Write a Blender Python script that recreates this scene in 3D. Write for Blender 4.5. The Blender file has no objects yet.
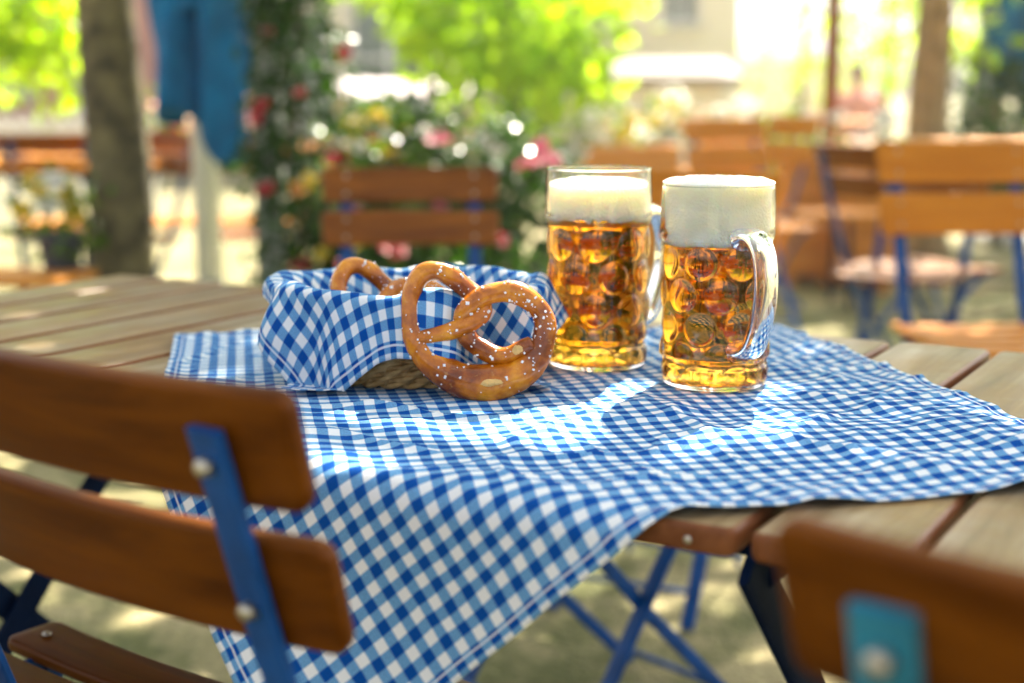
import bpy, math, random
from mathutils import Vector, Matrix, noise
R = math.radians
scene = bpy.context.scene
COL = scene.collection
PI = math.pi
ADDED_HAZE = .003

# ------------------------------------------------------------------ camera model
F = 1450.0; CX, CY = 512.0, 341.5
PITCH = math.atan((341.5 - 88.0) / F)
CAM = Vector((0, 0, 1.04)); TZ = 0.75
def ray(px, py):
    c, s = math.cos(PITCH), math.sin(PITCH)
    v = (CY - py) / F
    return Vector(((px - CX) / F, c + v * s, -s + v * c))
def W(px, py, D):                      # point of the place at distance D (metres, world y)
    d = ray(px, py); return CAM + d * (D / d.y)
def T(px, py, z=TZ):                   # point of the place at height z
    d = ray(px, py); return CAM + d * ((z - CAM.z) / d.z)
def X(px, D): return W(px, 88, D).x

# ------------------------------------------------------------------ helpers
class MB:
    def __init__(s): s.v = []; s.f = []; s.uv = None; s.m = []
    def add(s, vs, fs, m=0):
        o = len(s.v); s.v += [tuple(p) for p in vs]
        s.f += [tuple(i + o for i in f) for f in fs]; s.m += [m] * len(fs)
    def box(s, c, size, M=None, m=0):
        x, y, z = [k / 2 for k in size]
        P = [Vector((a * x, b * y, d * z)) for a in (-1, 1) for b in (-1, 1) for d in (-1, 1)]
        if M is not None: P = [M @ p for p in P]
        c = Vector(c)
        s.add([p + c for p in P], [(0, 1, 3, 2), (4, 6, 7, 5), (0, 4, 5, 1), (2, 3, 7, 6), (0, 2, 6, 4), (1, 5, 7, 3)], m)
    def tube(s, pts, rad, n=10, caps=True, m=0, flat=None, closed=False):
        # flat = (half width, half thickness, reference vector for the width)
        pts = [Vector(p) for p in pts]; k = len(pts)
        if not hasattr(rad, '__len__'): rad = [rad] * k
        vs = []; prev = None
        for i, p in enumerate(pts):
            if closed: t = pts[(i + 1) % k] - pts[i - 1]
            else: t = pts[min(i + 1, k - 1)] - pts[max(i - 1, 0)]
            t.normalize()
            ref = Vector(flat[2]) if flat else (prev if prev is not None else (Vector((0, 0, 1)) if abs(t.z) < .9 else Vector((1, 0, 0))))
            a = (ref - t * ref.dot(t)).normalized(); b = t.cross(a); prev = a
            for j in range(n):
                th = 2 * PI * (j + .5) / n
                if flat:
                    ca, sa = math.cos(th), math.sin(th)
                    e = .35
                    ca = math.copysign(abs(ca) ** e, ca); sa = math.copysign(abs(sa) ** e, sa)
                    vs.append(p + a * (flat[0] * ca) + b * (flat[1] * sa))
                else: vs.append(p + (a * math.cos(th) + b * math.sin(th)) * rad[i])
        fs = []
        for i in range(k if closed else k - 1):
            i2 = (i + 1) % k
            for j in range(n):
                j2 = (j + 1) % n
                fs.append((i * n + j, i * n + j2, i2 * n + j2, i2 * n + j))
        if caps and not closed:
            fs.append(tuple(range(n - 1, -1, -1))); fs.append(tuple((k - 1) * n + j for j in range(n)))
        s.add(vs, fs, m)
    def lathe(s, prof, n=32, c=(0, 0, 0), caps=True, m=0, mod=None):
        vs = []; c = Vector(c); k = len(prof)
        for (r, z) in prof:
            for j in range(n):
                th = 2 * PI * j / n
                rr = r if mod is None else mod(r, z, th)
                vs.append(c + Vector((rr * math.cos(th), rr * math.sin(th), z)))
        fs = [(i * n + j, i * n + (j + 1) % n, (i + 1) * n + (j + 1) % n, (i + 1) * n + j) for i in range(k - 1) for j in range(n)]
        if caps:
            if prof[0][0] > 1e-5: fs.append(tuple(range(n - 1, -1, -1)))
            if prof[-1][0] > 1e-5: fs.append(tuple((k - 1) * n + j for j in range(n)))
        s.add(vs, fs, m)
    def ball(s, c, r, n=8, m=0, sc=(1, 1, 1)):
        k = max(4, n // 2 + 1); o = len(s.v)
        vs = []; c = Vector(c)
        for i in range(k + 1):
            ph = PI * i / k
            for j in range(n):
                th = 2 * PI * j / n
                vs.append(c + Vector((r * sc[0] * math.sin(ph) * math.cos(th), r * sc[1] * math.sin(ph) * math.sin(th), -r * sc[2] * math.cos(ph))))
        s.add(vs, [(i * n + j, i * n + (j + 1) % n, (i + 1) * n + (j + 1) % n, (i + 1) * n + j) for i in range(k) for j in range(n)], m)
    def slat(s, pts, up, h, t, rc, nor=None, m=0):
        """rounded board swept along pts; up = direction of its height, corners rounded by rc in elevation"""
        pts = [Vector(p) for p in pts]
        L = [0]
        for i in range(1, len(pts)): L.append(L[-1] + (pts[i] - pts[i - 1]).length)
        tot = L[-1]
        def at(d):
            for i in range(1, len(pts)):
                if d <= L[i] or i == len(pts) - 1:
                    q = (d - L[i - 1]) / max(1e-9, L[i] - L[i - 1]); return pts[i - 1].lerp(pts[i], q)
        ds = [0] + [rc * (1 - math.cos(a * PI / 10)) for a in range(1, 6)]
        mid = [rc + (tot - 2 * rc) * i / 14 for i in range(1, 14)]
        D = ds + mid + [tot - d for d in reversed(ds)]
        vs = []; n = 0
        for d in D:
            p = at(d); e = 1e-3
            tg = (at(min(tot, d + e)) - at(max(0, d - e))).normalized()
            u = Vector(up); u = (u - tg * u.dot(tg)).normalized(); b = tg.cross(u)
            dd = min(d, tot - d)
            hh = h / 2 if dd >= rc else h / 2 - rc + math.sqrt(max(0, rc * rc - (rc - dd) ** 2))
            tt = t / 2 if dd > .004 else t / 2 * (.55 + .45 * math.sqrt(max(0, 1 - (1 - dd / .004) ** 2)))
            r = min(tt * .7, .006); prof = []
            for (sx, sy, a0) in ((1, 1, 0), (-1, 1, 90), (-1, -1, 180), (1, -1, 270)):
                for k in range(4):
                    a = R(a0 + 30 * k)
                    prof.append(((hh - r) * sx + r * math.cos(a), (tt - r) * sy + r * math.sin(a)))
            n = len(prof)
            vs += [p + u * q[0] + b * q[1] for q in prof]
        k = len(D)
        fs = [(i * n + j, i * n + (j + 1) % n, (i + 1) * n + (j + 1) % n, (i + 1) * n + j) for i in range(k - 1) for j in range(n)]
        fs.append(tuple(range(n - 1, -1, -1))); fs.append(tuple((k - 1) * n + j for j in range(n)))
        s.add(vs, fs, m)
    def grid(s, fn, nu, nv, uvs=False, m=0):
        o = len(s.v); uv = []
        for j in range(nv + 1):
            for i in range(nu + 1):
                s.v.append(tuple(fn(i / nu, j / nv))); uv.append((i / nu, j / nv))
        for j in range(nv):
            for i in range(nu):
                a = o + j * (nu + 1) + i
                s.f.append((a, a + 1, a + nu + 2, a + nu + 1)); s.m.append(m)
        if uvs: s.uv = uv
    def leaf(s, p, d, up, L, w, m=0, droop=.15):
        p = Vector(p); d = d.normalized(); sd = d.cross(up)
        if sd.length < 1e-3: sd = d.cross(Vector((1, 0, .3)))
        sd.normalize(); nn = sd.cross(d)
        s.add([p, p + d * L * .38 + sd * w - nn * w * .25, p + d * L * .8 + sd * w * .6 - nn * L * droop, p + d * L - nn * L * droop * 1.6, p + d * L * .8 - sd * w * .6 - nn * L * droop,
               p + d * L * .38 - sd * w - nn * w * .25, p + d * L * .5 - nn * L * droop * .3],
              [(0, 1, 6), (1, 2, 6), (2, 3, 6), (3, 4, 6), (4, 5, 6), (5, 0, 6)], m)
    def build(s, name, mats, parent=None, smooth=True, loc=(0, 0, 0)):
        me = bpy.data.meshes.new(name); me.from_pydata(s.v, [], s.f)
        if not isinstance(mats, (list, tuple)): mats = [mats]
        for m in mats: me.materials.append(m)
        if any(s.m): me.polygons.foreach_set('material_index', s.m)
        if s.uv:
            l = me.uv_layers.new(name='UVMap')
            for lp in me.loops: l.data[lp.index].uv = s.uv[lp.vertex_index]
        me.update()
        if smooth:
            me.polygons.foreach_set('use_smooth', [True] * len(me.polygons))
            if smooth == 'auto': me.set_sharp_from_angle(angle=R(40))
        o = bpy.data.objects.new(name, me); COL.objects.link(o); o.location = loc
        if parent: o.parent = parent
        return o

def tag(o, label=None, cat=None, group=None, kind=None):
    if label: o['label'] = label
    if cat: o['category'] = cat
    if group: o['group'] = group
    if kind: o['kind'] = kind
    return o
def empty(name, loc, label, cat, rz=0, group=None):
    o = bpy.data.objects.new(name, None); COL.objects.link(o); o.location = loc; o.rotation_euler = (0, 0, rz)
    o.empty_display_size = .1
    return tag(o, label, cat, group)
def copy_tree(o, parent=None):
    c = o.copy(); COL.objects.link(c)
    if parent: c.parent = parent
    for ch in [q for q in KIDS.get(o.name, [])]: copy_tree(ch, c)
    return c
KIDS = {}
def index(o):
    KIDS[o.name] = [q for q in bpy.data.objects if q.parent == o]
    for q in KIDS[o.name]: index(q)

# ------------------------------------------------------------------ materials
def nt(name):
    m = bpy.data.materials.new(name); m.use_nodes = True; t = m.node_tree
    return m, t, t.nodes['Principled BSDF']
def N(t, typ, **k):
    n = t.nodes.new(typ)
    for a, b in k.items():
        if a in n.inputs: n.inputs[a].default_value = b
        else: setattr(n, a, b)
    return n
def ramp(t, stops, fac=None):
    n = t.nodes.new('ShaderNodeValToRGB'); e = n.color_ramp.elements
    while len(e) > 1: e.remove(e[-1])
    e[0].position = stops[0][0]; e[0].color = (*stops[0][1], 1)
    for p, c in stops[1:]:
        q = e.new(p); q.color = (*c, 1)
    if fac: t.links.new(fac, n.inputs[0])
    return n
def coords(t, which='Object', scale=(1, 1, 1), rot=(0, 0, 0)):
    tc = t.nodes.new('ShaderNodeTexCoord'); mp = t.nodes.new('ShaderNodeMapping')
    mp.inputs['Scale'].default_value = scale; mp.inputs['Rotation'].default_value = rot
    t.links.new(tc.outputs[which], mp.inputs[0]); return mp.outputs[0]
def bump(t, b, h, strength=.3, dist=.002):
    n = N(t, 'ShaderNodeBump', Strength=strength, Distance=dist); t.links.new(h, n.inputs['Height']); t.links.new(n.outputs[0], b.inputs['Normal']); return n
def simple(name, col, rough=.5, metal=0, var=.25, scale=6, spec=.5, bmp=0, bscale=60, coat=0):
    m, t, b = nt(name)
    n = N(t, 'ShaderNodeTexNoise', Scale=scale, Detail=5.0, Roughness=.6); t.links.new(coords(t), n.inputs['Vector'])
    a = tuple(max(0, c * (1 - var)) for c in col); d = tuple(min(1, c * (1 + var)) for c in col)
    r = ramp(t, [(.3, a), (.7, d)], n.outputs['Fac']); t.links.new(r.outputs[0], b.inputs['Base Color'])
    b.inputs['Roughness'].default_value = rough; b.inputs['Metallic'].default_value = metal
    b.inputs['Specular IOR Level'].default_value = spec; b.inputs['Coat Weight'].default_value = coat
    if bmp:
        n2 = N(t, 'ShaderNodeTexNoise', Scale=bscale, Detail=6.0); t.links.new(coords(t), n2.inputs['Vector']); bump(t, b, n2.outputs['Fac'], bmp, .01)
    return m
def wood(name, dark, light, scale, rough=.35, coat=.0, worn=None, obj_rand=True):
    m, t, b = nt(name)
    co = coords(t, 'Object', scale)
    if obj_rand:
        oi = t.nodes.new('ShaderNodeObjectInfo'); mul = N(t, 'ShaderNodeMath', operation='MULTIPLY'); mul.inputs[1].default_value = 37.0
        t.links.new(oi.outputs['Random'], mul.inputs[0])
        ad = N(t, 'ShaderNodeVectorMath', operation='ADD'); t.links.new(co, ad.inputs[0]); t.links.new(mul.outputs[0], ad.inputs[1]); co = ad.outputs[0]
    n = N(t, 'ShaderNodeTexNoise', Scale=1.0, Detail=8.0, Roughness=.62, Distortion=.4); t.links.new(co, n.inputs['Vector'])
    r = ramp(t, [(.28, dark), (.5, tuple((a + c) / 2 for a, c in zip(dark, light))), (.72, light)], n.outputs['Fac'])
    out = r.outputs[0]
    if worn:
        geo = t.nodes.new('ShaderNodeNewGeometry'); sp = t.nodes.new('ShaderNodeSeparateXYZ'); t.links.new(geo.outputs['Normal'], sp.inputs[0])
        n3 = N(t, 'ShaderNodeTexNoise', Scale=7.0, Detail=6.0, Roughness=.65); t.links.new(coords(t), n3.inputs['Vector'])
        mr = N(t, 'ShaderNodeMapRange'); mr.inputs[1].default_value = .80; mr.inputs[2].default_value = .99; t.links.new(sp.outputs['Z'], mr.inputs[0])
        gr = ramp(t, [(.25, worn[0]), (.45, worn[1]), (.62, worn[2]), (.8, worn[3])], n.outputs['Fac'])
        lc = ramp(t, [(.36, (.0, .0, .0)), (.60, (1, 1, 1))], n3.outputs['Fac'])
        mx2 = N(t, 'ShaderNodeMixRGB', blend_type='MIX'); t.links.new(lc.outputs[0], mx2.inputs[0]); t.links.new(gr.outputs[0], mx2.inputs[1])
        gr2 = ramp(t, [(.3, worn[4]), (.7, worn[5])], n.outputs['Fac']); t.links.new(gr2.outputs[0], mx2.inputs[2])
        mx = N(t, 'ShaderNodeMixRGB'); t.links.new(mr.outputs[0], mx.inputs[0]); t.links.new(out, mx.inputs[1]); t.links.new(mx2.outputs[0], mx.inputs[2]); out = mx.outputs[0]
    t.links.new(out, b.inputs['Base Color'])
    rr = N(t, 'ShaderNodeMapRange'); rr.inputs[3].default_value = rough - .08; rr.inputs[4].default_value = rough + .15; t.links.new(n.outputs['Fac'], rr.inputs[0]); t.links.new(rr.outputs[0], b.inputs['Roughness'])
    b.inputs['Coat Weight'].default_value = coat; b.inputs['Coat Roughness'].default_value = .2; b.inputs['Specular IOR Level'].default_value = .09
    bump(t, b, n.outputs['Fac'], .35, .0015)
    return m
def leafmat(name, c1, c2, trans, tcol, rough=.25, spec=.5):
    m, t, b = nt(name)
    n = N(t, 'ShaderNodeTexNoise', Scale=9.0, Detail=3.0); t.links.new(coords(t), n.inputs['Vector'])
    geo = t.nodes.new('ShaderNodeNewGeometry')
    mx = N(t, 'ShaderNodeMath', operation='ADD'); t.links.new(n.outputs['Fac'], mx.inputs[0])
    mm = N(t, 'ShaderNodeMath', operation='MULTIPLY_ADD'); mm.inputs[1].default_value = .5; mm.inputs[2].default_value = -.25
    t.links.new(geo.outputs['Random Per Island'], mm.inputs[0]); t.links.new(mm.outputs[0], mx.inputs[1])
    r = ramp(t, [(.25, c1), (.75, c2)], mx.outputs[0]); t.links.new(r.outputs[0], b.inputs['Base Color'])
    b.inputs['Roughness'].default_value = rough; b.inputs['Specular IOR Level'].default_value = spec
    tr = t.nodes.new('ShaderNodeBsdfTranslucent')
    r2 = ramp(t, [(.2, tuple(c * .6 for c in tcol)), (.8, tcol)], mx.outputs[0]); t.links.new(r2.outputs[0], tr.inputs[0])
    ms = N(t, 'ShaderNodeMixShader'); ms.inputs[0].default_value = trans
    t.links.new(b.outputs[0], ms.inputs[1]); t.links.new(tr.outputs[0], ms.inputs[2])
    t.links.new(ms.outputs[0], t.nodes['Material Output'].inputs[0])
    return m
def gingham(name, nu, nv, hem=.0, hw=.0026, blue=(.003, .070, .325), mid=(.14, .33, .62), white=(.84, .85, .85), weave=900):
    m, t, b = nt(name)
    tc = t.nodes.new('ShaderNodeTexCoord'); sp = t.nodes.new('ShaderNodeSeparateXYZ'); t.links.new(tc.outputs['UV'], sp.inputs[0])
    def M(op, a, v=None, w=None):
        n = N(t, 'ShaderNodeMath', operation=op)
        for i, q in enumerate((a, v, w)):
            if q is None: continue
            if isinstance(q, (int, float)): n.inputs[i].default_value = q
            else: t.links.new(q, n.inputs[i])
        return n.outputs[0]
    def stripe(o, k):
        # 1 inside the dyed threads, 0 in the undyed, with a narrow soft border
        fr = M('PINGPONG', M('MULTIPLY', o, k), .5)
        n = N(t, 'ShaderNodeMapRange'); n.inputs[1].default_value = .235; n.inputs[2].default_value = .265; t.links.new(fr, n.inputs[0]); return n.outputs[0]
    a = stripe(sp.outputs[0], nu); c = stripe(sp.outputs[1], nv)
    # twill speckle where dyed and undyed threads cross
    wv = N(t, 'ShaderNodeTexNoise', Scale=weave, Detail=2.0, Roughness=.7); t.links.new(tc.outputs['UV'], wv.inputs['Vector'])
    sk = N(t, 'ShaderNodeMapRange'); sk.inputs[1].default_value = .35; sk.inputs[2].default_value = .65; t.links.new(wv.outputs['Fac'], sk.inputs[0])
    midr = ramp(t, [(0, tuple(x * .55 for x in mid)), (1, tuple(min(.8, x * 1.45) for x in mid))], sk.outputs[0])
    blr = ramp(t, [(0, tuple(x * .75 for x in blue)), (1, tuple(x * 1.25 for x in blue))], sk.outputs[0])
    whr = ramp(t, [(0, tuple(x * .92 for x in white)), (1, white)], sk.outputs[0])
    s = M('ADD', a, c)
    m1 = N(t, 'ShaderNodeMixRGB'); t.links.new(M('MINIMUM', s, 1.0), m1.inputs[0]); t.links.new(whr.outputs[0], m1.inputs[1]); t.links.new(midr.outputs[0], m1.inputs[2])
    m2 = N(t, 'ShaderNodeMixRGB'); t.links.new(M('MULTIPLY', a, c), m2.inputs[0]); t.links.new(m1.outputs[0], m2.inputs[1]); t.links.new(blr.outputs[0], m2.inputs[2])
    out = m2.outputs[0]
    if hem:
        du = M('MINIMUM', sp.outputs[0], M('SUBTRACT', 1.0, sp.outputs[0])); dv = M('MINIMUM', sp.outputs[1], M('SUBTRACT', 1.0, sp.outputs[1]))
        e = M('COMPARE', M('MINIMUM', du, dv), hem, hw)
        m3 = N(t, 'ShaderNodeMixRGB'); t.links.new(M('MULTIPLY', e, .75), m3.inputs[0]); t.links.new(out, m3.inputs[1]); m3.inputs[2].default_value = (.8, .82, .84, 1); out = m3.outputs[0]
    t.links.new(out, b.inputs['Base Color']); b.inputs['Roughness'].default_value = .85; b.inputs['Specular IOR Level'].default_value = .06
    b.inputs['Sheen Weight'].default_value = .0
    bump(t, b, wv.outputs['Fac'], .25, .0008)
    tr = t.nodes.new('ShaderNodeBsdfTranslucent'); t.links.new(out, tr.inputs[0])
    ms = N(t, 'ShaderNodeMixShader'); ms.inputs[0].default_value = .16
    t.links.new(b.outputs[0], ms.inputs[1]); t.links.new(tr.outputs[0], ms.inputs[2]); t.links.new(ms.outputs[0], t.nodes['Material Output'].inputs[0])
    return m

M_ = {}
M_['chair_wood'] = wood('chair_wood', (.052, .0115, .0003), (.155, .044, .0012), (3, 45, 45), .36, .0)
M_['sheen_chair_wood'] = wood('sheen_chair_wood', (.11, .030, .0025), (.28, .09, .009), (3, 45, 45), .36, .06)  # lighter copy of the chair wood, sky sheen put into its colour
M_['pale_chair_wood'] = wood('pale_chair_wood', (.42, .13, .008), (.60, .225, .022), (3, 45, 45), .38, .0)
M_['bench_wood'] = wood('bench_wood', (.46, .15, .015), (.68, .28, .05), (3, 40, 40), .38, .05)
M_['table_wood'] = wood('table_wood', (.10, .03, .010), (.24, .085, .028), (40, 3.0, 40), .42, .1,
                        worn=((.10, .065, .030), (.23, .17, .095), (.34, .275, .18), (.45, .38, .28), (.16, .085, .030), (.31, .20, .085)))
M_['blue_steel'] = simple('blue_steel', (.002, .052, .20), .45, 0, .3, 25, spec=.25)
M_['lit_blue_steel'] = simple('lit_blue_steel', (.02, .17, .26), .45, 0, .3, 25, spec=.3)  # lighter copy of the blue steel, light on the strap put into colour
M_['navy_steel'] = simple('navy_steel', (.003, .010, .034), .6, 0, .3, 25, spec=.03)
M_['rivet'] = simple('rivet', (.42, .38, .31), .36, .9, .25)
M_['bark'] = simple('bark', (.10, .082, .036), .9, 0, .9, 12, bmp=.9, bscale=22)
M_['bark_sunlit'] = simple('bark_sunlit', (.24, .17, .085), .9, 0, .5, 9, bmp=.9, bscale=22)  # lighter bark copy, sunlight on the right trunk put into the colour
M_['grey_post'] = simple('grey_post', (.27, .29, .25), .8, 0, .2, 9, bmp=.2)
M_['gingham_cloth'] = gingham('gingham_cloth', 39, 43, .0135, .0011)
M_['gingham_napkin'] = gingham('gingham_napkin', 20, 20, .028, weave=620)
M_['parasol_blue'] = simple('parasol_blue', (.004, .12, .29), .85, 0, .45, 5, spec=.2)
M_['pole_white'] = simple('pole_white', (.66, .67, .60), .6, 0, .12)
M_['pole_brown'] = simple('pole_brown', (.24, .085, .045), .6, 0, .25, spec=.2)
M_['concrete'] = simple('concrete', (.42, .40, .36), .9, 0, .2, 20, bmp=.2)
M_['dark_pot'] = simple('dark_pot', (.03, .035, .05), .5)
M_['terracotta'] = simple('terracotta', (.45, .17, .08), .8)
M_['plank_planter'] = wood('plank_planter', (.58, .20, .03), (.76, .32, .07), (3, 30, 30), .5, .05)
M_['soil'] = simple('soil', (.05, .035, .022), .95, bmp=.5)
M_['wall_cream'] = simple('wall_cream', (.66, .60, .47), .9, 0, .08, 2, bmp=.1)
M_['wall_white'] = simple('wall_white', (.78, .71, .54), .9, 0, .06, 2, bmp=.1)
M_['wall_red'] = simple('wall_red', (.42, .19, .16), .9, 0, .12, 2, bmp=.1)
M_['trim'] = simple('trim', (.55, .56, .55), .6)
M_['roof'] = simple('roof', (.40, .19, .12), .8, 0, .3, 12)
M_['roof_pale'] = simple('roof_pale', (.13, .10, .075), .7, 0, .15, 8)
M_['pane'] = simple('pane', (.12, .17, .16), .08, 0, .2, 2, spec=.8)
M_['shutter'] = simple('shutter', (.20, .27, .24), .6, 0, .15)
M_['awning'] = simple('awning', (.50, .42, .42), .8, 0, .05)
M_['white_paint'] = simple('white_paint', (.78, .76, .72), .5, 0, .06)
M_['stall_wood'] = simple('stall_wood', (.30, .17, .10), .7, 0, .3)
M_['shirt'] = simple('shirt', (.62, .27, .20), .9, 0, .1)
M_['skin'] = simple('skin', (.55, .33, .24), .6, 0, .06)
M_['hair'] = simple('hair', (.11, .06, .03), .7, 0, .3)
M_['trousers'] = simple('trousers', (.05, .06, .10), .9)
M_['leaf_dark'] = leafmat('leaf_dark', (.010, .036, .008), (.03, .08, .014), .25, (.07, .19, .006), .2, .22)
M_['leaf_mid'] = leafmat('leaf_mid', (.025, .075, .010), (.08, .15, .02), .4, (.26, .46, .012), .22, .3)
M_['leaf_lime'] = leafmat('leaf_lime', (.07, .15, .008), (.14, .24, .012), .72, (.60, .88, .004), .3, .3)
M_['leaf_yellow'] = leafmat('leaf_yellow', (.20, .20, .02), (.42, .36, .04), .5, (.7, .6, .05), .3)
M_['petal_red'] = leafmat('petal_red', (.35, .01, .015), (.5, .02, .03), .3, (.6, .02, .03), .5)
M_['petal_pink'] = leafmat('petal_pink', (.55, .07, .13), (.7, .14, .22), .35, (.8, .2, .3), .5)
M_['petal_white'] = leafmat('petal_white', (.75, .72, .65), (.85, .83, .78), .4, (.85, .82, .75), .4)
M_['petal_yellow'] = leafmat('petal_yellow', (.65, .42, .02), (.8, .6, .05), .4, (.8, .6, .05), .5)
M_['petal_orange'] = leafmat('petal_orange', (.7, .2, .02), (.8, .32, .04), .4, (.8, .3, .05), .5)
M_['wicker'] = wood('wicker', (.38, .21, .065), (.74, .50, .22), (60, 60, 60), .5, .0, obj_rand=False)
M_['foliage_stem'] = simple('foliage_stem', (.10, .09, .04), .8)

def ground_mat():
    m, t, b = nt('gravel')
    co = coords(t)
    big = N(t, 'ShaderNodeTexNoise', Scale=2.6, Detail=7.0, Roughness=.65); t.links.new(co, big.inputs['Vector'])
    fine = N(t, 'ShaderNodeTexNoise', Scale=55.0, Detail=5.0, Roughness=.7); t.links.new(co, fine.inputs['Vector'])
    vor = N(t, 'ShaderNodeTexVoronoi', Scale=85.0); t.links.new(co, vor.inputs['Vector'])
    a = ramp(t, [(.25, (.13, .105, .05)), (.5, (.30, .25, .12)), (.75, (.47, .40, .21))], fine.outputs['Fac'])
    g = ramp(t, [(.3, (.045, .06, .012)), (.7, (.14, .135, .035))], fine.outputs['Fac'])
    fac = ramp(t, [(.42, (0, 0, 0)), (.56, (1, 1, 1))], big.outputs['Fac'])
    mx = N(t, 'ShaderNodeMixRGB'); t.links.new(fac.outputs[0], mx.inputs[0]); t.links.new(a.outputs[0], mx.inputs[1]); t.links.new(g.outputs[0], mx.inputs[2])
    t.links.new(mx.outputs[0], b.inputs['Base Color']); b.inputs['Roughness'].default_value = .95
    bump(t, b, vor.outputs['Distance'], .8, .012)
    return m
SUN_EL, SUN_AZ = R(47), R(22)          # azimuth from +Y towards +X
SUND = Vector((math.sin(SUN_AZ) * math.cos(SUN_EL), math.cos(SUN_AZ) * math.cos(SUN_EL), math.sin(SUN_EL)))
# ------------------------------------------------------------------ ground
g = MB(); g.grid(lambda u, v: (-90 + 180 * u, -30 + 180 * v, .012 * math.sin(u * 91) * math.cos(v * 77)), 90, 90)
tag(g.build('ground', ground_mat()), 'tan gravel ground with mossy green patches', 'ground', kind='structure')

# ------------------------------------------------------------------ the table
U = Vector((.866, -.5, 0)); V = Vector((.5, .866, 0))
O_ = T(672, 521); O_.z = 0            # a point of the near edge
def tab(u, v, z=TZ): return Vector((O_.x, O_.y, 0)) + U * u + V * v + Vector((0, 0, z))
trz = math.atan2(U.y, U.x)
table = empty('garden_table', tab(0, 0, 0), 'long weathered plank table under the checked cloth, with folding steel legs', 'table', trz)
PITCHW = .1125; TV = .785
for i in range(-12, 7):
    u0 = .049 + PITCHW * i
    rnd = random.Random(i)
    b = MB(); b.slat([(u0 + PITCHW / 2 + rnd.uniform(-.001, .001), rnd.uniform(-.004, .003), TZ - .0105), (u0 + PITCHW / 2, TV + rnd.uniform(-.003, .004), TZ - .0105)], (1, 0, 0), PITCHW - .0085, .021, .010)
    b.build('plank', M_['table_wood'], table)
for v in (.11, TV - .11):
    b = MB(); b.box((-.31, v, TZ - .021 - .0145), (1.9, .03, .026)); b.build('rail', M_['navy_steel'], table, 'auto')
for u in (.045, -1.12):
    for (v0, v1, du) in ((.03, TV - .05, .0), (TV - .03, .05, .012)):
        b = MB(); b.tube([(u + du, v0, TZ - .03), (u + du, v1, 0)], 1, 12, flat=(.019, .004, (0, 1, .0)))
        b.build('leg', M_['navy_steel'], table, 'auto')
    b = MB(); b.tube([(u, .06, .7), (u, TV - .06, .7)], .009, 8); b.build('brace', M_['navy_steel'], table)
b = MB()
b.ball(( .049 - PITCHW * .32, -.0035, TZ - .0105), .0032, 10, sc=(1, .4, 1))
b.build('screw', M_['rivet'], table)

# ------------------------------------------------------------------ tablecloth
zc = TZ + .0052; MUGS = (T(714, 382, zc), T(597, 363, zc)); BCX, BCY = -.100, 1.452
cBL = T(176, 338); cBR = T(775, 327); cFR = cBR + Vector((.165, -.715, 0)); cFL = cFR - Vector((.735, .185, 0))
def cloth_pt(a, c):
    P = (cBL * (1 - a) + cBR * a) * (1 - c) + (cFL * (1 - a) + cFR * a) * c
    q = P - Vector((O_.x, O_.y, 0)); u = q.x * U.x + q.y * U.y; v = q.x * V.x + q.y * V.y
    wr = noise.noise(Vector((u * 5, v * 5, 1.3))) * .0055 + noise.noise(Vector((u * 13 + v * 6, v * 11, 7))) * .0038
    rg = (1 - abs(noise.noise(Vector((u * 7 + v * 3, v * 9 - u * 4, 11))))) ** 9 * .0042 + (1 - abs(noise.noise(Vector((u * 13 - v * 8, v * 12 + u * 6, 5))))) ** 9 * .0026
    cr = rg + math.sin((u * .8 + v * 1.1) * 42 + 2 * noise.noise(Vector((u * 4, v * 4, 3)))) * .0011
    # a soft ridge of cloth between the mugs and the near edge, on the right
    ridge = .007 * math.exp(-((v - .30 - .25 * u) / .055) ** 2) * (1 / (1 + math.exp(-(u + .02) * 22)))
    near = min(1, min(math.hypot(P.x - MUGS[0].x, P.y - MUGS[0].y), math.hypot(P.x - MUGS[1].x, P.y - MUGS[1].y), math.hypot(P.x - BCX, P.y - BCY) - .06) / .11); near = max(0, near) ** 2
    z = .0030 + max(-.0018, wr + cr) * (.12 + .88 * near) + ridge * near
    # hem: the border lifts a little
    e = min(a, 1 - a, c, 1 - c)
    if e < .03: z += .003 * (1 - e / .03) * (.6 + .8 * noise.noise(Vector((u * 18, v * 18, 0))))
    h = -v
    rr = .024; off = .013
    if h > off - rr:
        s = h + rr - off; arc = rr * PI / 2
        if s < arc:
            th = s / rr; zz = -rr + rr * math.cos(th)
            vv = rr - off - rr * math.sin(th)
        else:
            d = s - arc
            fl = .28 * d + .035 * d * math.sin(u * 16 + 1.2) * 1.2 + .020 * math.sin(u * 9 - .6) * min(1, d * 6)
            vv = -off - max(0, fl); zz = -rr - d * .965
        vv += noise.noise(Vector((u * 6, h * 5, 4))) * .006 * min(1, max(0, s) * 8)
        k = min(1, max(0, s / arc))
        return tab(u, vv - .005 * k, TZ + z * (1 - .5 * k) + zz)
    return tab(u, v, TZ + z)
b = MB(); b.grid(cloth_pt, 170, 190, True)
cl = b.build('tablecloth', M_['gingham_cloth'])
sm = cl.modifiers.new('thick', 'SOLIDIFY'); sm.thickness = .0009; sm.offset = 1
tag(cl, 'blue and white checked tablecloth hanging over the near edge of the plank table', 'tablecloth')

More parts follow.
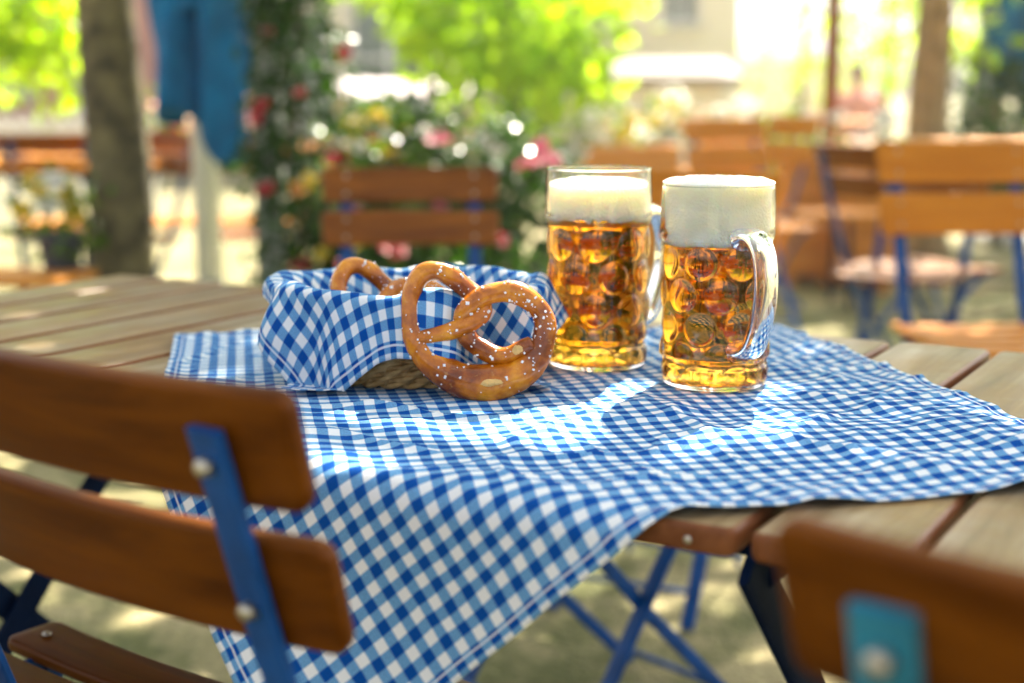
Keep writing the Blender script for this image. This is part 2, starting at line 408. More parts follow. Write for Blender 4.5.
# ------------------------------------------------------------------ beer mugs
H = .1995; ZC = .148; GB = .0036
def outer_r(z):
    if z < .004: return .0485 + .0025 * math.sqrt(max(0, 1 - (1 - z / .004) ** 2))
    if z < .020: return .0510 + .0006 * math.sin((z - .004) / .016 * PI)
    if z < .030: return .0510 - .0022 * math.sin((z - .020) / .010 * PI)
    if z < ZC - .010: return .0512
    if z < ZC + .004: q = (z - ZC + .010) / .014; return .0512 + .0038 * (3 * q * q - 2 * q ** 3) 
    q = (z - ZC - .004) / (H - ZC - .004); return .0550 + .0006 * math.sin(q * PI) - .0012 * q
NC = 8; rows = [(.126, 0), (.0935, .5), (.061, 0), (.0335, .5)]
def bumps(th, z):
    h = .0009 * math.cos(th * 15 + .8) * max(0, 1 - abs(z - .015) / .010) ** .5
    for (zr, off) in rows:
        if abs(z - zr) > .0175: continue
        a = (th / (2 * PI) * NC - off); a -= round(a)
        dx = a * 2 * PI / NC * .052; dz = z - zr
        rho = .0163 if zr > .05 else .014
        d = math.hypot(dx, dz) / rho
        if d < 1: h = max(h, (.0025 + .0006 * math.sin(zr * 300 + round(th * 8 / 6.28 - off) * 2.1)) * (1 - d * d) ** .7)
    return h
def inner_r(z): return .0468 if z < ZC - .012 else (.0468 + .0042 * min(1, (z - ZC + .012) / .02) if z < ZC + .008 else .0510 + .0008 * (z - ZC) / .05)
def glass_mat():
    m, t, b = nt('clear_glass'); gl = N(t, 'ShaderNodeBsdfGlass', IOR=1.5, Roughness=0.0); gl.inputs['Color'].default_value = (.997, .993, .985, 1)
    t.links.new(gl.outputs[0], t.nodes['Material Output'].inputs[0]); return m
def beer_mat():
    m, t, b = nt('amber_beer'); gl = N(t, 'ShaderNodeBsdfGlass', IOR=1.345 / 1.5, Roughness=0.0)
    va = N(t, 'ShaderNodeVolumeAbsorption', Density=58.0); va.inputs['Color'].default_value = (.935, .735, .05, 1)
    t.links.new(gl.outputs[0], t.nodes['Material Output'].inputs[0]); t.links.new(va.outputs[0], t.nodes['Material Output'].inputs['Volume']); return m
def foam_mat():
    m, t, b = nt('foam')
    n = N(t, 'ShaderNodeTexNoise', Scale=260.0, Detail=4.0, Roughness=.7); t.links.new(coords(t), n.inputs['Vector'])
    n2 = N(t, 'ShaderNodeTexNoise', Scale=38.0, Detail=4.0); t.links.new(coords(t), n2.inputs['Vector'])
    r = ramp(t, [(.3, (.985, .895, .66)), (.7, (.995, .945, .77))], n2.outputs['Fac']); t.links.new(r.outputs[0], b.inputs['Base Color'])
    b.inputs['Roughness'].default_value = .55; b.inputs['Subsurface Weight'].default_value = .95
    b.inputs['Subsurface Radius'].default_value = (1, .8, .5); b.inputs['Subsurface Scale'].default_value = .022
    v = N(t, 'ShaderNodeTexVoronoi', Scale=420.0); t.links.new(coords(t), v.inputs['Vector'])
    ad = N(t, 'ShaderNodeMath', operation='ADD'); t.links.new(n.outputs['Fac'], ad.inputs[0]); t.links.new(v.outputs['Distance'], ad.inputs[1])
    bump(t, b, ad.outputs[0], .6, .0018); return m
GL, BE, FO = glass_mat(), beer_mat(), foam_mat()
def make_mug(loc, rz, zb, zf, dome, label):
    root = empty('beer_mug', loc, label, 'beer mug', rz, 'full beer mugs on the checked cloth')
    n = 288; zs = [H * (i / 170) for i in range(171)]
    zs = [.0008, .002] + zs[2:]
    v = []; f = []
    def ring(fn):
        o = len(v)
        for j in range(n): v.append(fn(2 * PI * j / n))
        return o
    P = lambda r, th, z: (r * math.cos(th), r * math.sin(th), z)
    rings = [ring(lambda th: P(.044, th, 0.0022)), ring(lambda th: P(.047, th, 0.0))]
    for z in zs:
        rings.append(ring(lambda th: P(outer_r(z) + bumps(th, z), th, z)))
    tip = outer_r(H)
    rings.append(ring(lambda th: P(tip - .0010, th, H + .0010))); rings.append(ring(lambda th: P(tip - .0026, th, H + .0008)))
    k = 26
    for i in range(k + 1):
        z = H - .001 + (zb - H + .001) * i / k
        rings.append(ring(lambda th: P(inner_r(z), th, z)))
    for a, c in zip(rings, rings[1:]):
        for j in range(n): f.append((a + j, a + (j + 1) % n, c + (j + 1) % n, c + j))
    f.append(tuple(rings[0] + j for j in reversed(range(n))))
    g = MB(); g.v = v; g.f = f; g.m = [0] * len(f); g.build('glass_body', GL, root)
    # beer: exactly the cavity below zb
    prof = [(0, GB + .0085), (.012, GB + .0078), (.025, GB + .005), (.036, GB + .0012), (.0445, GB), (.0474, GB + .0022), (.0478, GB + .007)]
    zz = GB + .008
    while zz < zb - .004: zz += .004; prof.append((inner_r(zz), zz))
    prof += [(inner_r(zb), zb), (0, zb + .00001)]
    g = MB(); g.lathe(prof, 128); g.build('beer', BE, root)
    # foam
    g = MB(); ri = lambda z: inner_r(z) - .0004
    prof = [(0, zb + .0003), (ri(zb), zb + .0003)] + [(ri(zb + (zf - zb) * i / 12), zb + .0003 + (zf - zb) * i / 12) for i in range(1, 13)]
    top = zf
    def mod(r, z, th):
        return r
    nr = 16; re = ri(min(zf, H))
    if dome: prof = [p for p in prof if p[1] < H - .001] + [(ri(H), H + .0012), (ri(H) + .0022, H + .0022)]; re = ri(H) + .0022; top = H + .0024
    vs_prof = [(re * math.cos(i / nr * PI / 2), top + (dome if dome else .0015) * math.sin(i / nr * PI / 2)) for i in range(1, nr)] + [(0, top + (dome if dome else .0015))]
    g.lathe(prof + vs_prof, 96)
    for i, p in enumerate(g.v):
        if p[2] > top + .0002:
            q = Vector(p); rr = math.hypot(q.x, q.y)
            q.z += (noise.noise(q * 90 + Vector((zb * 99, 0, 0))) * .0016 + noise.noise(q * 240) * .0008) * min(1, (re - rr) / .006 + .15)
            g.v[i] = tuple(q)
    for i, p in enumerate(g.v):
        if p[2] < zb + .001:
            q = Vector(p); g.v[i] = (q.x * .997, q.y * .997, q.z - .0006 - .0060 * abs(noise.noise(Vector((q.x * 150, q.y * 150, zb * 50)))) - .0040 * abs(noise.noise(q * 45)))
    g.build('foam', FO, root)
    # handle: a thick glass loop towards local +x
    pts = [(.0535, .150), (.066, .1535), (.079, .150), (.089, .139), (.0935, .122), (.0940, .102), (.0905, .082), (.0835, .064), (.075, .049), (.064, .042), (.0505, .040)]
    cur = []
    for i in range(len(pts) - 1):
        p0 = Vector(pts[max(0, i - 1)]); p1 = Vector(pts[i]); p2 = Vector(pts[i + 1]); p3 = Vector(pts[min(len(pts) - 1, i + 2)])
        for q in range(6):
            s = q / 6; cur.append(.5 * ((2 * p1) + (p2 - p0) * s + (2 * p0 - 5 * p1 + 4 * p2 - p3) * s * s + (3 * p1 - p0 - 3 * p2 + p3) * s ** 3))
    cur.append(Vector(pts[-1]))
    g = MB(); nn = 28; kk = len(cur); vs = []
    for i, p in enumerate(cur):
        t = (cur[min(i + 1, kk - 1)] - cur[max(i - 1, 0)]).normalized(); nx = Vector((t.y, -t.x))
        s = i / (kk - 1); wid = .0115 + .004 * (abs(2 * s - 1) ** 4); th_ = .0075 + .004 * (abs(2 * s - 1) ** 6)
        for j in range(nn):
            a = 2 * PI * j / nn
            ca, sa = math.cos(a), math.sin(a); ca = math.copysign(abs(ca) ** .75, ca); sa = math.copysign(abs(sa) ** .75, sa)
            q = p + nx * (th_ * ca); vs.append((q.x, wid * sa, q.y))
    fs = [(i * nn + (j + 1) % nn, i * nn + j, (i + 1) * nn + j, (i + 1) * nn + (j + 1) % nn) for i in range(kk - 1) for j in range(nn)]
    fs += [tuple(range(nn)), tuple((kk - 1) * nn + j for j in reversed(range(nn)))]
    g.add(vs, fs); g.build('handle', GL, root)
    return root
pr, pl = MUGS
make_mug((pr.x, pr.y, zc), R(-90 + 20), .1455, .2, .006, 'beer mug with foam heaped over its rim and its glass handle turned to the front').scale = (1, 1, .968)
make_mug((pl.x, pl.y, zc), R(-90 + 128), .1525, .184, 0, 'beer mug behind, foam below its clear rim, handle turned away').scale = (1, 1, 1.02)

# ------------------------------------------------------------------ pretzels
def spline(pts, k=8):
    out = []
    for i in range(len(pts) - 1):
        p0 = Vector(pts[max(0, i - 1)]); p1 = Vector(pts[i]); p2 = Vector(pts[i + 1]); p3 = Vector(pts[min(len(pts) - 1, i + 2)])
        for q in range(k):
            s = q / k; out.append(.5 * ((2 * p1) + (p2 - p0) * s + (2 * p0 - 5 * p1 + 4 * p2 - p3) * s * s + (3 * p1 - p0 - 3 * p2 + p3) * s ** 3))
    out.append(Vector(pts[-1])); return out
# traced in a 1/4512 m raster: x, y(down), offset to the front, radius
PZ = [(112, 382, 20, 30), (165, 369, 24, 34), (250, 346, 20, 37), (330, 312, 26, 40), (385, 272, 14, 40), (375, 222, -22, 40), (320, 170, -30, 42), (255, 118, -10, 44), (190, 92, 0, 42), (125, 110, 0, 42), (88, 180, 0, 40),
      (84, 280, 0, 42), (98, 370, 0, 48), (160, 465, 0, 60), (265, 538, 0, 74), (395, 565, 0, 80), (510, 540, 0, 72), (595, 475, 0, 60), (638, 395, 0, 50), (645, 310, 0, 46), (606, 235, 0, 46), (540, 188, 0, 46), (465, 180, 4, 44), (385, 205, 24, 44), (318, 255, 34, 42),
      (300, 315, -2, 40), (335, 385, -22, 40), (400, 432, -4, 40), (470, 448, 14, 38), (535, 424, 22, 36), (596, 396, 24, 32)]
def pretzel_mat():
    m, t, b = nt('pretzel_crust')
    co = coords(t)
    n = N(t, 'ShaderNodeTexNoise', Scale=26.0, Detail=6.0, Roughness=.6); t.links.new(co, n.inputs['Vector'])
    n2 = N(t, 'ShaderNodeTexNoise', Scale=170.0, Detail=4.0, Roughness=.7); t.links.new(co, n2.inputs['Vector'])
    r = ramp(t, [(.30, (.070, .011, .0004)), (.42, (.22, .044, .001)), (.54, (.48, .132, .002)), (.69, (.78, .32, .010))], n.outputs['Fac'])
    sp = ramp(t, [(.6, (0, 0, 0)), (.75, (1, 1, 1))], n2.outputs['Fac'])
    mx = N(t, 'ShaderNodeMixRGB'); mx.inputs[2].default_value = (.62, .34, .08, 1)
    ml = N(t, 'ShaderNodeMath', operation='MULTIPLY'); ml.inputs[1].default_value = .55; t.links.new(sp.outputs[0], ml.inputs[0])
    t.links.new(ml.outputs[0], mx.inputs[0]); t.links.new(r.outputs[0], mx.inputs[1])
    t.links.new(mx.outputs[0], b.inputs['Base Color'])
    b.inputs['Roughness'].default_value = .27; b.inputs['Coat Weight'].default_value = .38; b.inputs['Coat Roughness'].default_value = .13; b.inputs['Specular IOR Level'].default_value = .3
    b.inputs['Subsurface Scale'].default_value = .004
    ad = N(t, 'ShaderNodeMath', operation='MULTIPLY_ADD'); ad.inputs[1].default_value = .35; t.links.new(n2.outputs['Fac'], ad.inputs[0]); t.links.new(n.outputs['Fac'], ad.inputs[2])
    bump(t, b, ad.outputs[0], .35, .004)
    return m
M_['crust'] = pretzel_mat()
M_['highlight_tip_crust'] = simple('highlight_tip_crust', (.70, .42, .13), .6, 0, .18, 120, bmp=.4, bscale=300)
M_['salt'] = simple('salt', (.85, .84, .81), .3, 0, .04)
def make_pretzel(name_label, seed, nsalt):
    root = empty('pretzel', (0, 0, 0), name_label, 'pretzel', 0, 'soft pretzels')
    K = 1 / 4512.0
    c4 = []
    for i in range(len(PZ) - 1):
        a0 = PZ[max(0, i - 1)]; a1 = PZ[i]; a2 = PZ[i + 1]; a3 = PZ[min(len(PZ) - 1, i + 2)]
        for q in range(9):
            s = q / 9
            c4.append([.5 * (2 * B + (C - A) * s + (2 * A - 5 * B + 4 * C - D) * s * s + (3 * B - A - 3 * C + D) * s ** 3) for A, B, C, D in zip(a0, a1, a2, a3)])
    c4.append(list(PZ[-1]))
    pts = [Vector(((p[0] - 370) * K, -p[2] * K, (643 - p[1]) * K)) for p in c4]; rad = [p[3] * K for p in c4]
    rad[0] *= .6; rad[1] *= .85; rad[-1] *= .6; rad[-2] *= .85
    b = MB(); b.tube(pts, rad, 26)
    for i, p in enumerate(b.v):
        q = Vector(p); s = i // 26; s = min(s, len(pts) - 1)
        dr = (q - pts[s])
        if dr.length > 1e-6:
            dr.normalize(); q += dr * (noise.noise(q * 45 + Vector((seed, 0, 0))) * .0016 + noise.noise(q * 130) * .0005); b.v[i] = tuple(q)
    b.build('crust', M_['crust'], root)
    # pale patches: a highlight painted on the belly, a pale baked tip at right
    rn = random.Random(seed)
    # salt
    s = MB()
    for k in range(nsalt):
        i = rn.choice([rn.randrange(len(pts)), rn.randrange(len(pts)), int(len(pts) * rn.gauss(.66, .08))]) % len(pts)
        dens = noise.noise(pts[i] * 30 + Vector((seed * 3, 5, 0)))
        if dens < -.12 and rn.random() < .75: continue
        t = (pts[min(i + 1, len(pts) - 1)] - pts[max(i - 1, 0)]).normalized()
        a = Vector((0, 1, 0)); a = (a - t * a.dot(t)).normalized(); c = t.cross(a)
        th = rn.gauss(PI, 1.0)
        d = a * math.cos(th) + c * math.sin(th)
        p = pts[i] + d * (rad[i] + .0002)
        e = Matrix.Rotation(rn.uniform(0, 6), 3, 'X') @ Matrix.Rotation(rn.uniform(0, 6), 3, 'Z')
        z = rn.choice((.0009, .0012, .0015, .0019, .0024)) * rn.uniform(.8, 1.15); s.box(p, (z, z * rn.uniform(.6, 1), z * rn.uniform(.6, 1.1)), e)
    so = s.build('salt', M_['salt'], root, False); so['kind'] = 'stuff'
    # belly highlight put into colour, and the pale baked right end
    for (i0, ww, hh) in ((int(len(pts) * .5) + 2, .010, .0032), (len(pts) - 10, .006, .004)):
        t = (pts[i0 + 1] - pts[i0 - 1]).normalized(); a = Vector((0, -1, 0)); a = (a - t * a.dot(t)).normalized(); c = t.cross(a)
        b = MB(); nseg = 26; ctr = []
        rr = rad[i0]
        def on(du, dv):
            q = pts[i0] + t * du; ang = dv / rr; return q + (a * math.cos(ang) + c * math.sin(ang)) * (rr + .0006)
        vs = [on(0, 0) + a * .0006]
        for ringk in (.5, 1):
            for j in range(nseg):
                th = 2 * PI * j / nseg; wob = 1 + .35 * noise.noise(Vector((math.cos(th) * 2, math.sin(th) * 2, seed + i0)))
                q = on(math.cos(th) * ww * ringk * wob, math.sin(th) * hh * ringk * wob); vs.append(q + a * (.0005 if ringk < 1 else -.0008))
        fs = [(0, 1 + j, 1 + (j + 1) % nseg) for j in range(nseg)] + [(1 + j, 1 + nseg + j, 1 + nseg + (j + 1) % nseg, 1 + (j + 1) % nseg) for j in range(nseg)]
        b.add(vs, fs); b.build('highlight_tip_patch', M_['highlight_tip_crust'], root)
    return root
pz = make_pretzel('salted brown pretzel leaning upright against the front of the bread basket', 3, 270)
pb = T(481, 404, TZ + .004)
pz.location = (pb.x - .002, pb.y + .010, TZ + .0035); pz.rotation_euler = (R(-13), 0, 0)
index(pz)

# ------------------------------------------------------------------ bread basket and napkin
BC = Vector((BCX, BCY, TZ + .0045)); BH = .079
basket = empty('bread_basket', BC, 'oval wicker bread basket under the checked napkin', 'basket')
def ell(a, b_, th): return Vector((a * math.cos(th), b_ * math.sin(th), 0))
NS = 30; NR = 12
b = MB()
for k in range(NR):
    z = .004 + (BH - .008) * k / (NR - 1); q = k / (NR - 1)
    aa = .098 + .022 * q; bb = .080 + .020 * q
    for ph in (0, 1):
        pts = []
        for j in range(NS * 6):
            th = 2 * PI * j / (NS * 6)
            w = math.cos(th * NS / 2 + ph * PI + (k % 2) * PI / 2) * .0040
            pts.append(ell(aa + w, bb + w, th) + Vector((0, 0, z + math.sin(th * NS / 2 + ph * PI + (k % 2) * PI / 2) * .0026)))
        b.tube(pts, 0.0029, 6, closed=True)
b.build('weave', M_['wicker'], basket)
b = MB()
for j in range(NS):
    th = 2 * PI * (j + .5) / NS; b.tube([ell(.098, .080, th), ell(.120, .100, th) + Vector((0, 0, BH))], .0024, 6)
b.build('stakes', M_['wicker'], basket)
b = MB()
for ph in (0, 1, 2):
    b.tube([ell(.1205 + .003 * math.cos(th * 22 + ph * 2.1), .1005 + .003 * math.cos(th * 22 + ph * 2.1), th) + Vector((0, 0, BH - .003 + .003 * math.sin(th * 22 + ph * 2.1))) for th in [2 * PI * j / 260 for j in range(260)]], .0030, 6, closed=True)
b.build('rim', M_['wicker'], basket)
b = MB(); b.lathe([(0, .003), (1, .003), (1, .008), (0, .008)], 48)
b.v = [(p[0] * .097, p[1] * .079, p[2]) for p in b.v]; b.build('base', M_['wicker'], basket)

SQ = .234; NANG = R(229 - 45)
def erad(a, b_, th): return a * b_ / math.sqrt((b_ * math.cos(th)) ** 2 + (a * math.sin(th)) ** 2)
def napkin_pt(a, c):
    x = (a - .5) * 2 * SQ; y = (c - .5) * 2 * SQ
    ca, sa = math.cos(NANG), math.sin(NANG); x, y = x * ca - y * sa, x * sa + y * ca
    r = math.hypot(x, y); th = math.atan2(y, x)
    Rb = erad(.088, .070, th); Rr = erad(.119, .099, th); zr = BH + .0075
    wl = math.hypot(Rr - Rb, zr - .016)
    folds = math.sin(th * 9 + 1.0) * .5 + math.sin(th * 5 + 2.2) * .5
    if r < Rb: rr, z = r, .016
    elif r < Rb + wl:
        q = (r - Rb) / wl; rr = Rb + (Rr - Rb) * q ** 1.15 - .006 * math.sin(q * PI) * (1 + folds); z = .016 + (zr - .016) * q
    else:
        d = r - Rb - wl; k = .0125; arc = k * PI * .85
        if d < arc:
            al = d / k; rr = Rr + k * (1 - math.cos(al)) * .9; z = zr + k * math.sin(al) * .75
        else:
            e = d - arc; al = arc / k
            rr0 = Rr + k * (1 - math.cos(al)) * .9; z0 = zr + k * math.sin(al) * .75
            rr = rr0 + e * .10 + folds * min(.017, e * .38); z = z0 - e * .97
            lim = .0035
            if z < lim:
                over = lim - z; z = lim + .002 * (1 + folds) + .12 * over; rr += over * .85
        if True:
            # the corner at the back left stands off the basket, as starched cloth does
            dth = (th - R(158) + PI) % (2 * PI) - PI
            wgt = math.exp(-(dth / .38) ** 2) * min(1, d / .05)
            rr += wgt * .022; z += wgt * max(0, d - .02) * .55
        z += .004 * folds * math.exp(-((d - .01) / .02) ** 2)
    n_ = noise.noise(Vector((x * 13, y * 13, 2))) * .0065 + noise.noise(Vector((x * 34, y * 30, 8))) * .0025
    p = Vector((math.cos(th) * (rr + n_), math.sin(th) * (rr + n_), z + n_ * .6))
    return BC + p
b = MB(); b.grid(napkin_pt, 130, 130, True); np_ = b.build('napkin', M_['gingham_napkin'])
sm = np_.modifiers.new('thick', 'SOLIDIFY'); sm.thickness = .0011; sm.offset = 1
tag(np_, 'blue and white checked napkin lining the bread basket and hanging over its front', 'napkin')
# pretzels inside the basket
for (dx, dy, dz, rx, ry, rz, lab) in ((-.010, -.034, .006, R(-33), R(6), R(18), 'pale brown pretzel lying in the basket, its loop showing above the napkin'),
                                      (.05, .02, .0, R(-62), R(0), R(-25), 'pretzel lying low in the basket behind the upright one')):
    c = copy_tree(pz); c.location = BC + Vector((dx, dy, dz)); c.rotation_euler = (rx, ry, rz); c.scale = (.95, .95, .95); c['label'] = lab

# ------------------------------------------------------------------ folding chairs
def make_chair(label, Wd=.39, sh=.078, top=.866, pitch=.094, seat=.455, group='folding garden chairs', wood_m='chair_wood', bow=.026, back=True):
    root = empty('folding_chair' if back else 'folding_stool', (0, 0, 0), label, 'chair' if back else 'stool', 0, group)
    wm = M_[wood_m]; st = M_['blue_steel']
    ty = lambda z: .035 - .30 * (z - seat)          # lean of the back
    tilt = Vector((0, -.30, 1)).normalized()
    for k in range(2 if back else 0):
        zc_ = top - sh / 2 - k * pitch
        wd = Wd * (1.0 if k == 0 else 1.0)
        pts = [(x, ty(zc_) + bow * (2 * x / Wd) ** 2, zc_) for x in [wd * (i / 16 - .5) for i in range(17)]]
        b = MB(); b.slat(pts, tilt, sh, .014, .012); sl = b.build('back_slat', wm, root)
        for sx in (-1, 1):
            x = sx * (Wd / 2 - .052); yb = ty(zc_) + bow * (2 * x / Wd) ** 2
            q = Vector((x, yb - .0125, zc_ - .14 * sh)); b = MB(); b.tube([q, q + Vector((0, -.0075, 0)), q + Vector((0, -.0095, 0))], [.0058, .0058, .0035], 12); b.build('rivet', M_['rivet'], sl)
            for dz in (-.2, .2):
                q = Vector((x, yb, zc_)) + tilt * (dz * sh * 1.3)
                b = MB(); b.tube([q, q + Vector((0, .0075, 0)), q + Vector((0, .0092, 0))], [.0052, .0052, .0035], 12)
                b.build('rivet', M_['rivet'], sl)
    sd = .40
    for sx in (-1, 1):
        x = sx * (Wd / 2 - .052); yo = bow * (2 * x / Wd) ** 2 - .0125
        zt = top - sh * .36
        up_ = [(x, ty(zt) + yo, zt), (x, ty(top - pitch - sh) + yo, top - pitch - sh), (x, ty(seat + .06) + yo + .008, seat + .06)] if back else [(x, .05, seat - .012)]
        b = MB(); b.tube(up_ + [(x, .11, seat - .09), (x, .36, .0)], 1, 12, flat=(.0145, .0035, (1, 0, 0)))
        b.build('upright', st, root, 'auto')
        b = MB(); b.tube([(x * .9, .40, seat - .012), (x * .9, .33, seat - .06), (x * .9, .16, seat * .47), (x * .9, -.06, 0)], 1, 12, flat=(.0035, .011, (1, 0, 0)))
        b.build('rear_leg', st, root, 'auto')
        b = MB(); b.tube([(x * .95, .015, seat - .013), (x * .95, .42, seat - .013)], 1, 12, flat=(.004, .010, (1, 0, 0)))
        b.build('seat_rail', st, root, 'auto')
    xi = (Wd / 2 - .052)
    for (y, z) in ((-.045, .03), (.325, .065), (.02, seat - .022)):
        b = MB(); b.tube([(-xi, y, z), (xi, y, z)], .0055, 8); b.build('rung', st, root)
    for k in range(5):
        y = .055 + k * .085
        wd = Wd * (.94 if k else .90)
        pts = [(x, y, seat + .003 - .012 * (1 - (2 * x / wd) ** 2) * .6) for x in [wd * (i / 10 - .5) for i in range(11)]]
        b = MB(); b.slat(pts, (0, 1, 0), .068, .014, .014); sl = b.build('seat_slat', wm, root)
        for sx in (-1, 1):
            b = MB(); b.ball((sx * (wd / 2 - .03), y, seat + .0098), .0055, 10, sc=(1, 1, .4)); b.build('rivet', M_['rivet'], sl)
    return root
def rot2(v, a): return Vector((v[0] * math.cos(a) - v[1] * math.sin(a), v[0] * math.sin(a) + v[1] * math.cos(a), 0))
def put(ch, world, local, rz):
    o = Vector((world[0], world[1], 0)) - rot2(local, rz); ch.location = (o.x, o.y, 0); ch.rotation_euler = (0, 0, rz)
cA = make_chair('folding chair in the near left, seen from behind, two brown slats on a blue strap', Wd=.48, bow=.030)
put(cA, W(281, 393, .775), (.24, -.062), R(-39)); cA.location.z = .012
ch0 = make_chair('folding chair with two brown slats facing the table in front of the flowering bushes')
index(ch0); put(ch0, W(410, 165, 3.28), (0, -.09), R(184))
def chair(lab):
    c = copy_tree(ch0); c['label'] = lab; return c
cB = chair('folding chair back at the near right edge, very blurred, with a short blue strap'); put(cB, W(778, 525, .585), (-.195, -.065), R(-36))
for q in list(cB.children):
    if q.name.startswith('upright'): q.data = q.data.copy(); q.data.materials[0] = M_['lit_blue_steel']

cD = chair('folding chair at the left edge, only its brown seat slat with a rivet showing'); p = T(30, 632, .46); put(cD, p, (-.183, .395), R(-36))
cM = chair('folding chair behind the two beer mugs, its top slat showing between them'); put(cM, W(697, 167, 3.15), (0, -.09), R(180 - 25))
def recolour(c, m='pale_chair_wood'):
    for q in c.children:
        if 'slat' in q.name: q.data = q.data.copy(); q.data.materials[0] = M_[m]
cH = make_chair('folding stool behind the table under the mugs, its crossed blue legs showing below the tabletop', group=None, back=False); put(cH, W(705, 190, 2.45), (0, -.09), R(131))
recolour(cM); recolour(ch0, 'sheen_chair_wood')
cE = make_chair('large folding chair with two wide orange-brown slats at the right edge', .40, .103, .912, .123, .47, 'folding garden chairs', 'pale_chair_wood', .012); put(cE, W(956, 140, 3.6), (0, -.09), R(180 + 3)); index(cE)
cG = chair('dark folding chair turned sideways beside the brown pole, its blue legs showing'); put(cG, W(848, 138, 4.6), (0, -.09), R(-62))
cF = chair('folding chair with a pale sunlit seat behind the large orange-brown chair'); put(cF, W(935, 160, 4.9), (0, -.09), R(150))

# ------------------------------------------------------------------ beer tables, benches
def make_table(label, L=1.6, Wd=.7, group='wooden beer garden tables'):
    root = empty('beer_table', (0, 0, 0), label, 'table', 0, group)
    n = 6
    for k in range(n):
        y = (k - (n - 1) / 2) * Wd / n
        b = MB(); b.slat([(-L / 2, y, .735), (L / 2, y, .735)], (0, 1, 0), Wd / n - .008, .027, .01); b.build('plank', M_['bench_wood'], root)
    for sx in (-1, 1):
        for (y0, y1) in ((-Wd / 2 + .05, Wd / 2 - .05), (Wd / 2 - .05, -Wd / 2 + .05)):
            b = MB(); b.tube([(sx * (L / 2 - .2) + .01 * (y0 > 0), y0, .72), (sx * (L / 2 - .2) + .01 * (y0 > 0), y1, 0)], 1, 8, flat=(.018, .005, (0, 1, 0))); b.build('leg', M_['navy_steel'], root, 'auto')
        b = MB(); b.tube([(sx * (L / 2 - .2), -Wd / 2 + .04, .712), (sx * (L / 2 - .2), Wd / 2 - .04, .712)], .01, 8); b.build('brace', M_['navy_steel'], root)
    return root
def make_bench(label, L=1.6, group='wooden beer benches'):
    root = empty('beer_bench', (0, 0, 0), label, 'bench', 0, group)
    for y in (-.075, .075):
        b = MB(); b.slat([(-L / 2, y, .445), (L / 2, y, .445)], (0, 1, 0), .14, .027, .01); b.build('seat_board', M_['bench_wood'], root)
    for sx in (-1, 1):
        x = sx * (L / 2 - .25)
        for sy in (-1, 1):
            b = MB(); b.tube([(x, sy * .10, .43), (x, sy * .14, 0)], 1, 8, flat=(.014, .005, (1, 0, 0))); b.build('leg', M_['navy_steel'], root, 'auto')
        b = MB(); b.tube([(x, -.12, .2), (x, .12, .2)], .007, 6); b.build('brace', M_['navy_steel'], root)
    return root
tb0 = make_table('wooden table at the far left edge, its orange top behind the tree trunk'); index(tb0)
bn0 = make_bench('wooden bench with a flower pot at the left edge beside the tree trunk'); index(bn0)
def tb(lab, x, y, rz):
    c = copy_tree(tb0); c['label'] = lab; c.location = (x, y, 0); c.rotation_euler = (0, 0, R(rz)); return c
def bn(lab, x, y, rz):
    c = copy_tree(bn0); c['label'] = lab; c.location = (x, y, 0); c.rotation_euler = (0, 0, R(rz)); return c
tb0.location = (X(-15, 6.1), 6.1, 0); tb0.rotation_euler = (0, 0, R(-14))
bn0.location = (X(-165, 4.7), 4.7, 0); bn0.rotation_euler = (0, 0, R(-10))
tb('wooden table between the tree trunk and the folded blue parasol', X(205, 7.6), 7.6, 12)
bn('wooden bench right of the tree trunk, in front of the table there', X(200, 6.55), 6.55, 6)
tb('wooden table far behind the beer mugs, past the planter boxes', X(700, 11.5), 11.5, -4)
bn('wooden bench far behind the mugs, on the near side of its table', X(690, 10.6), 10.6, -4)
tb('wooden table in the shade under the right tree trunk', X(985, 8.2), 8.2, 6)
bn('wooden bench under the right tree trunk, before the table', X(960, 7.0), 7.0, 6)
tb('wooden table near the person in the salmon shirt', X(815, 13.5), 13.5, 5)
cc = chair('folding chair with pale sunlit slats just right of the tree trunk'); put(cc, W(168, 196, 6.0), (0, -.09), R(150))
cc = chair('folding chair with pale sunlit slats right of the parasol pole'); put(cc, W(238, 186, 6.2), (0, -.09), R(195))
cc = chair('folding chair left of the tree trunk beside the far left table'); put(cc, W(50, 176, 5.7), (0, -.09), R(12))

cP = copy_tree(cE); 
# (pale chairs in the sun beyond the mugs)
cP['label'] = 'small far orange-brown chair beyond the right beer mug, in front of the planter box'; put(cP, W(722, 158, 6.4), (0, -.09), R(200))
cQ = copy_tree(cE); cQ['label'] = 'far orange-brown chair with its seat in the sun just left of the brown pole'; put(cQ, W(795, 156, 7.0), (0, -.09), R(115))
def cup(lab, px, D, r=.04, h=.1, z=.75):  # cups added to give bright blurred spots in the background
    b = MB(); b.lathe([(0, 0), (r * .72, 0), (r * .78, .004), (r, h), (r * .93, h), (r * .72, .012), (0, .01)], 24)
    b.tube([(r * .93, 0, h * .8), (r * 1.6, 0, h * .72), (r * 1.65, 0, h * .4), (r * .84, 0, h * .25)], .005, 8)
    o = b.build('cup', M_['white_paint'], None, 'auto', (X(px, D), D, z)); tag(o, lab, 'cup', 'white cups added as bright spots on the far tables')
cup('white cup added as a bright spot at the left end of the far table behind the mugs', 640, 11.3); cup('white cup added as a bright spot on the far table, near its middle', 700, 11.25, .045, .13); cup('white cup added as a bright spot on the far table, near its right end', 745, 11.35)
cup('white cup added as a bright spot on the table of the person in the salmon shirt', 812, 13.3, .05, .13); cup('white cup added as a bright spot on the far left table', 20, 5.95); cup('white cup added as a bright spot on the table behind the parasol pole', 238, 7.5, .045, .12)
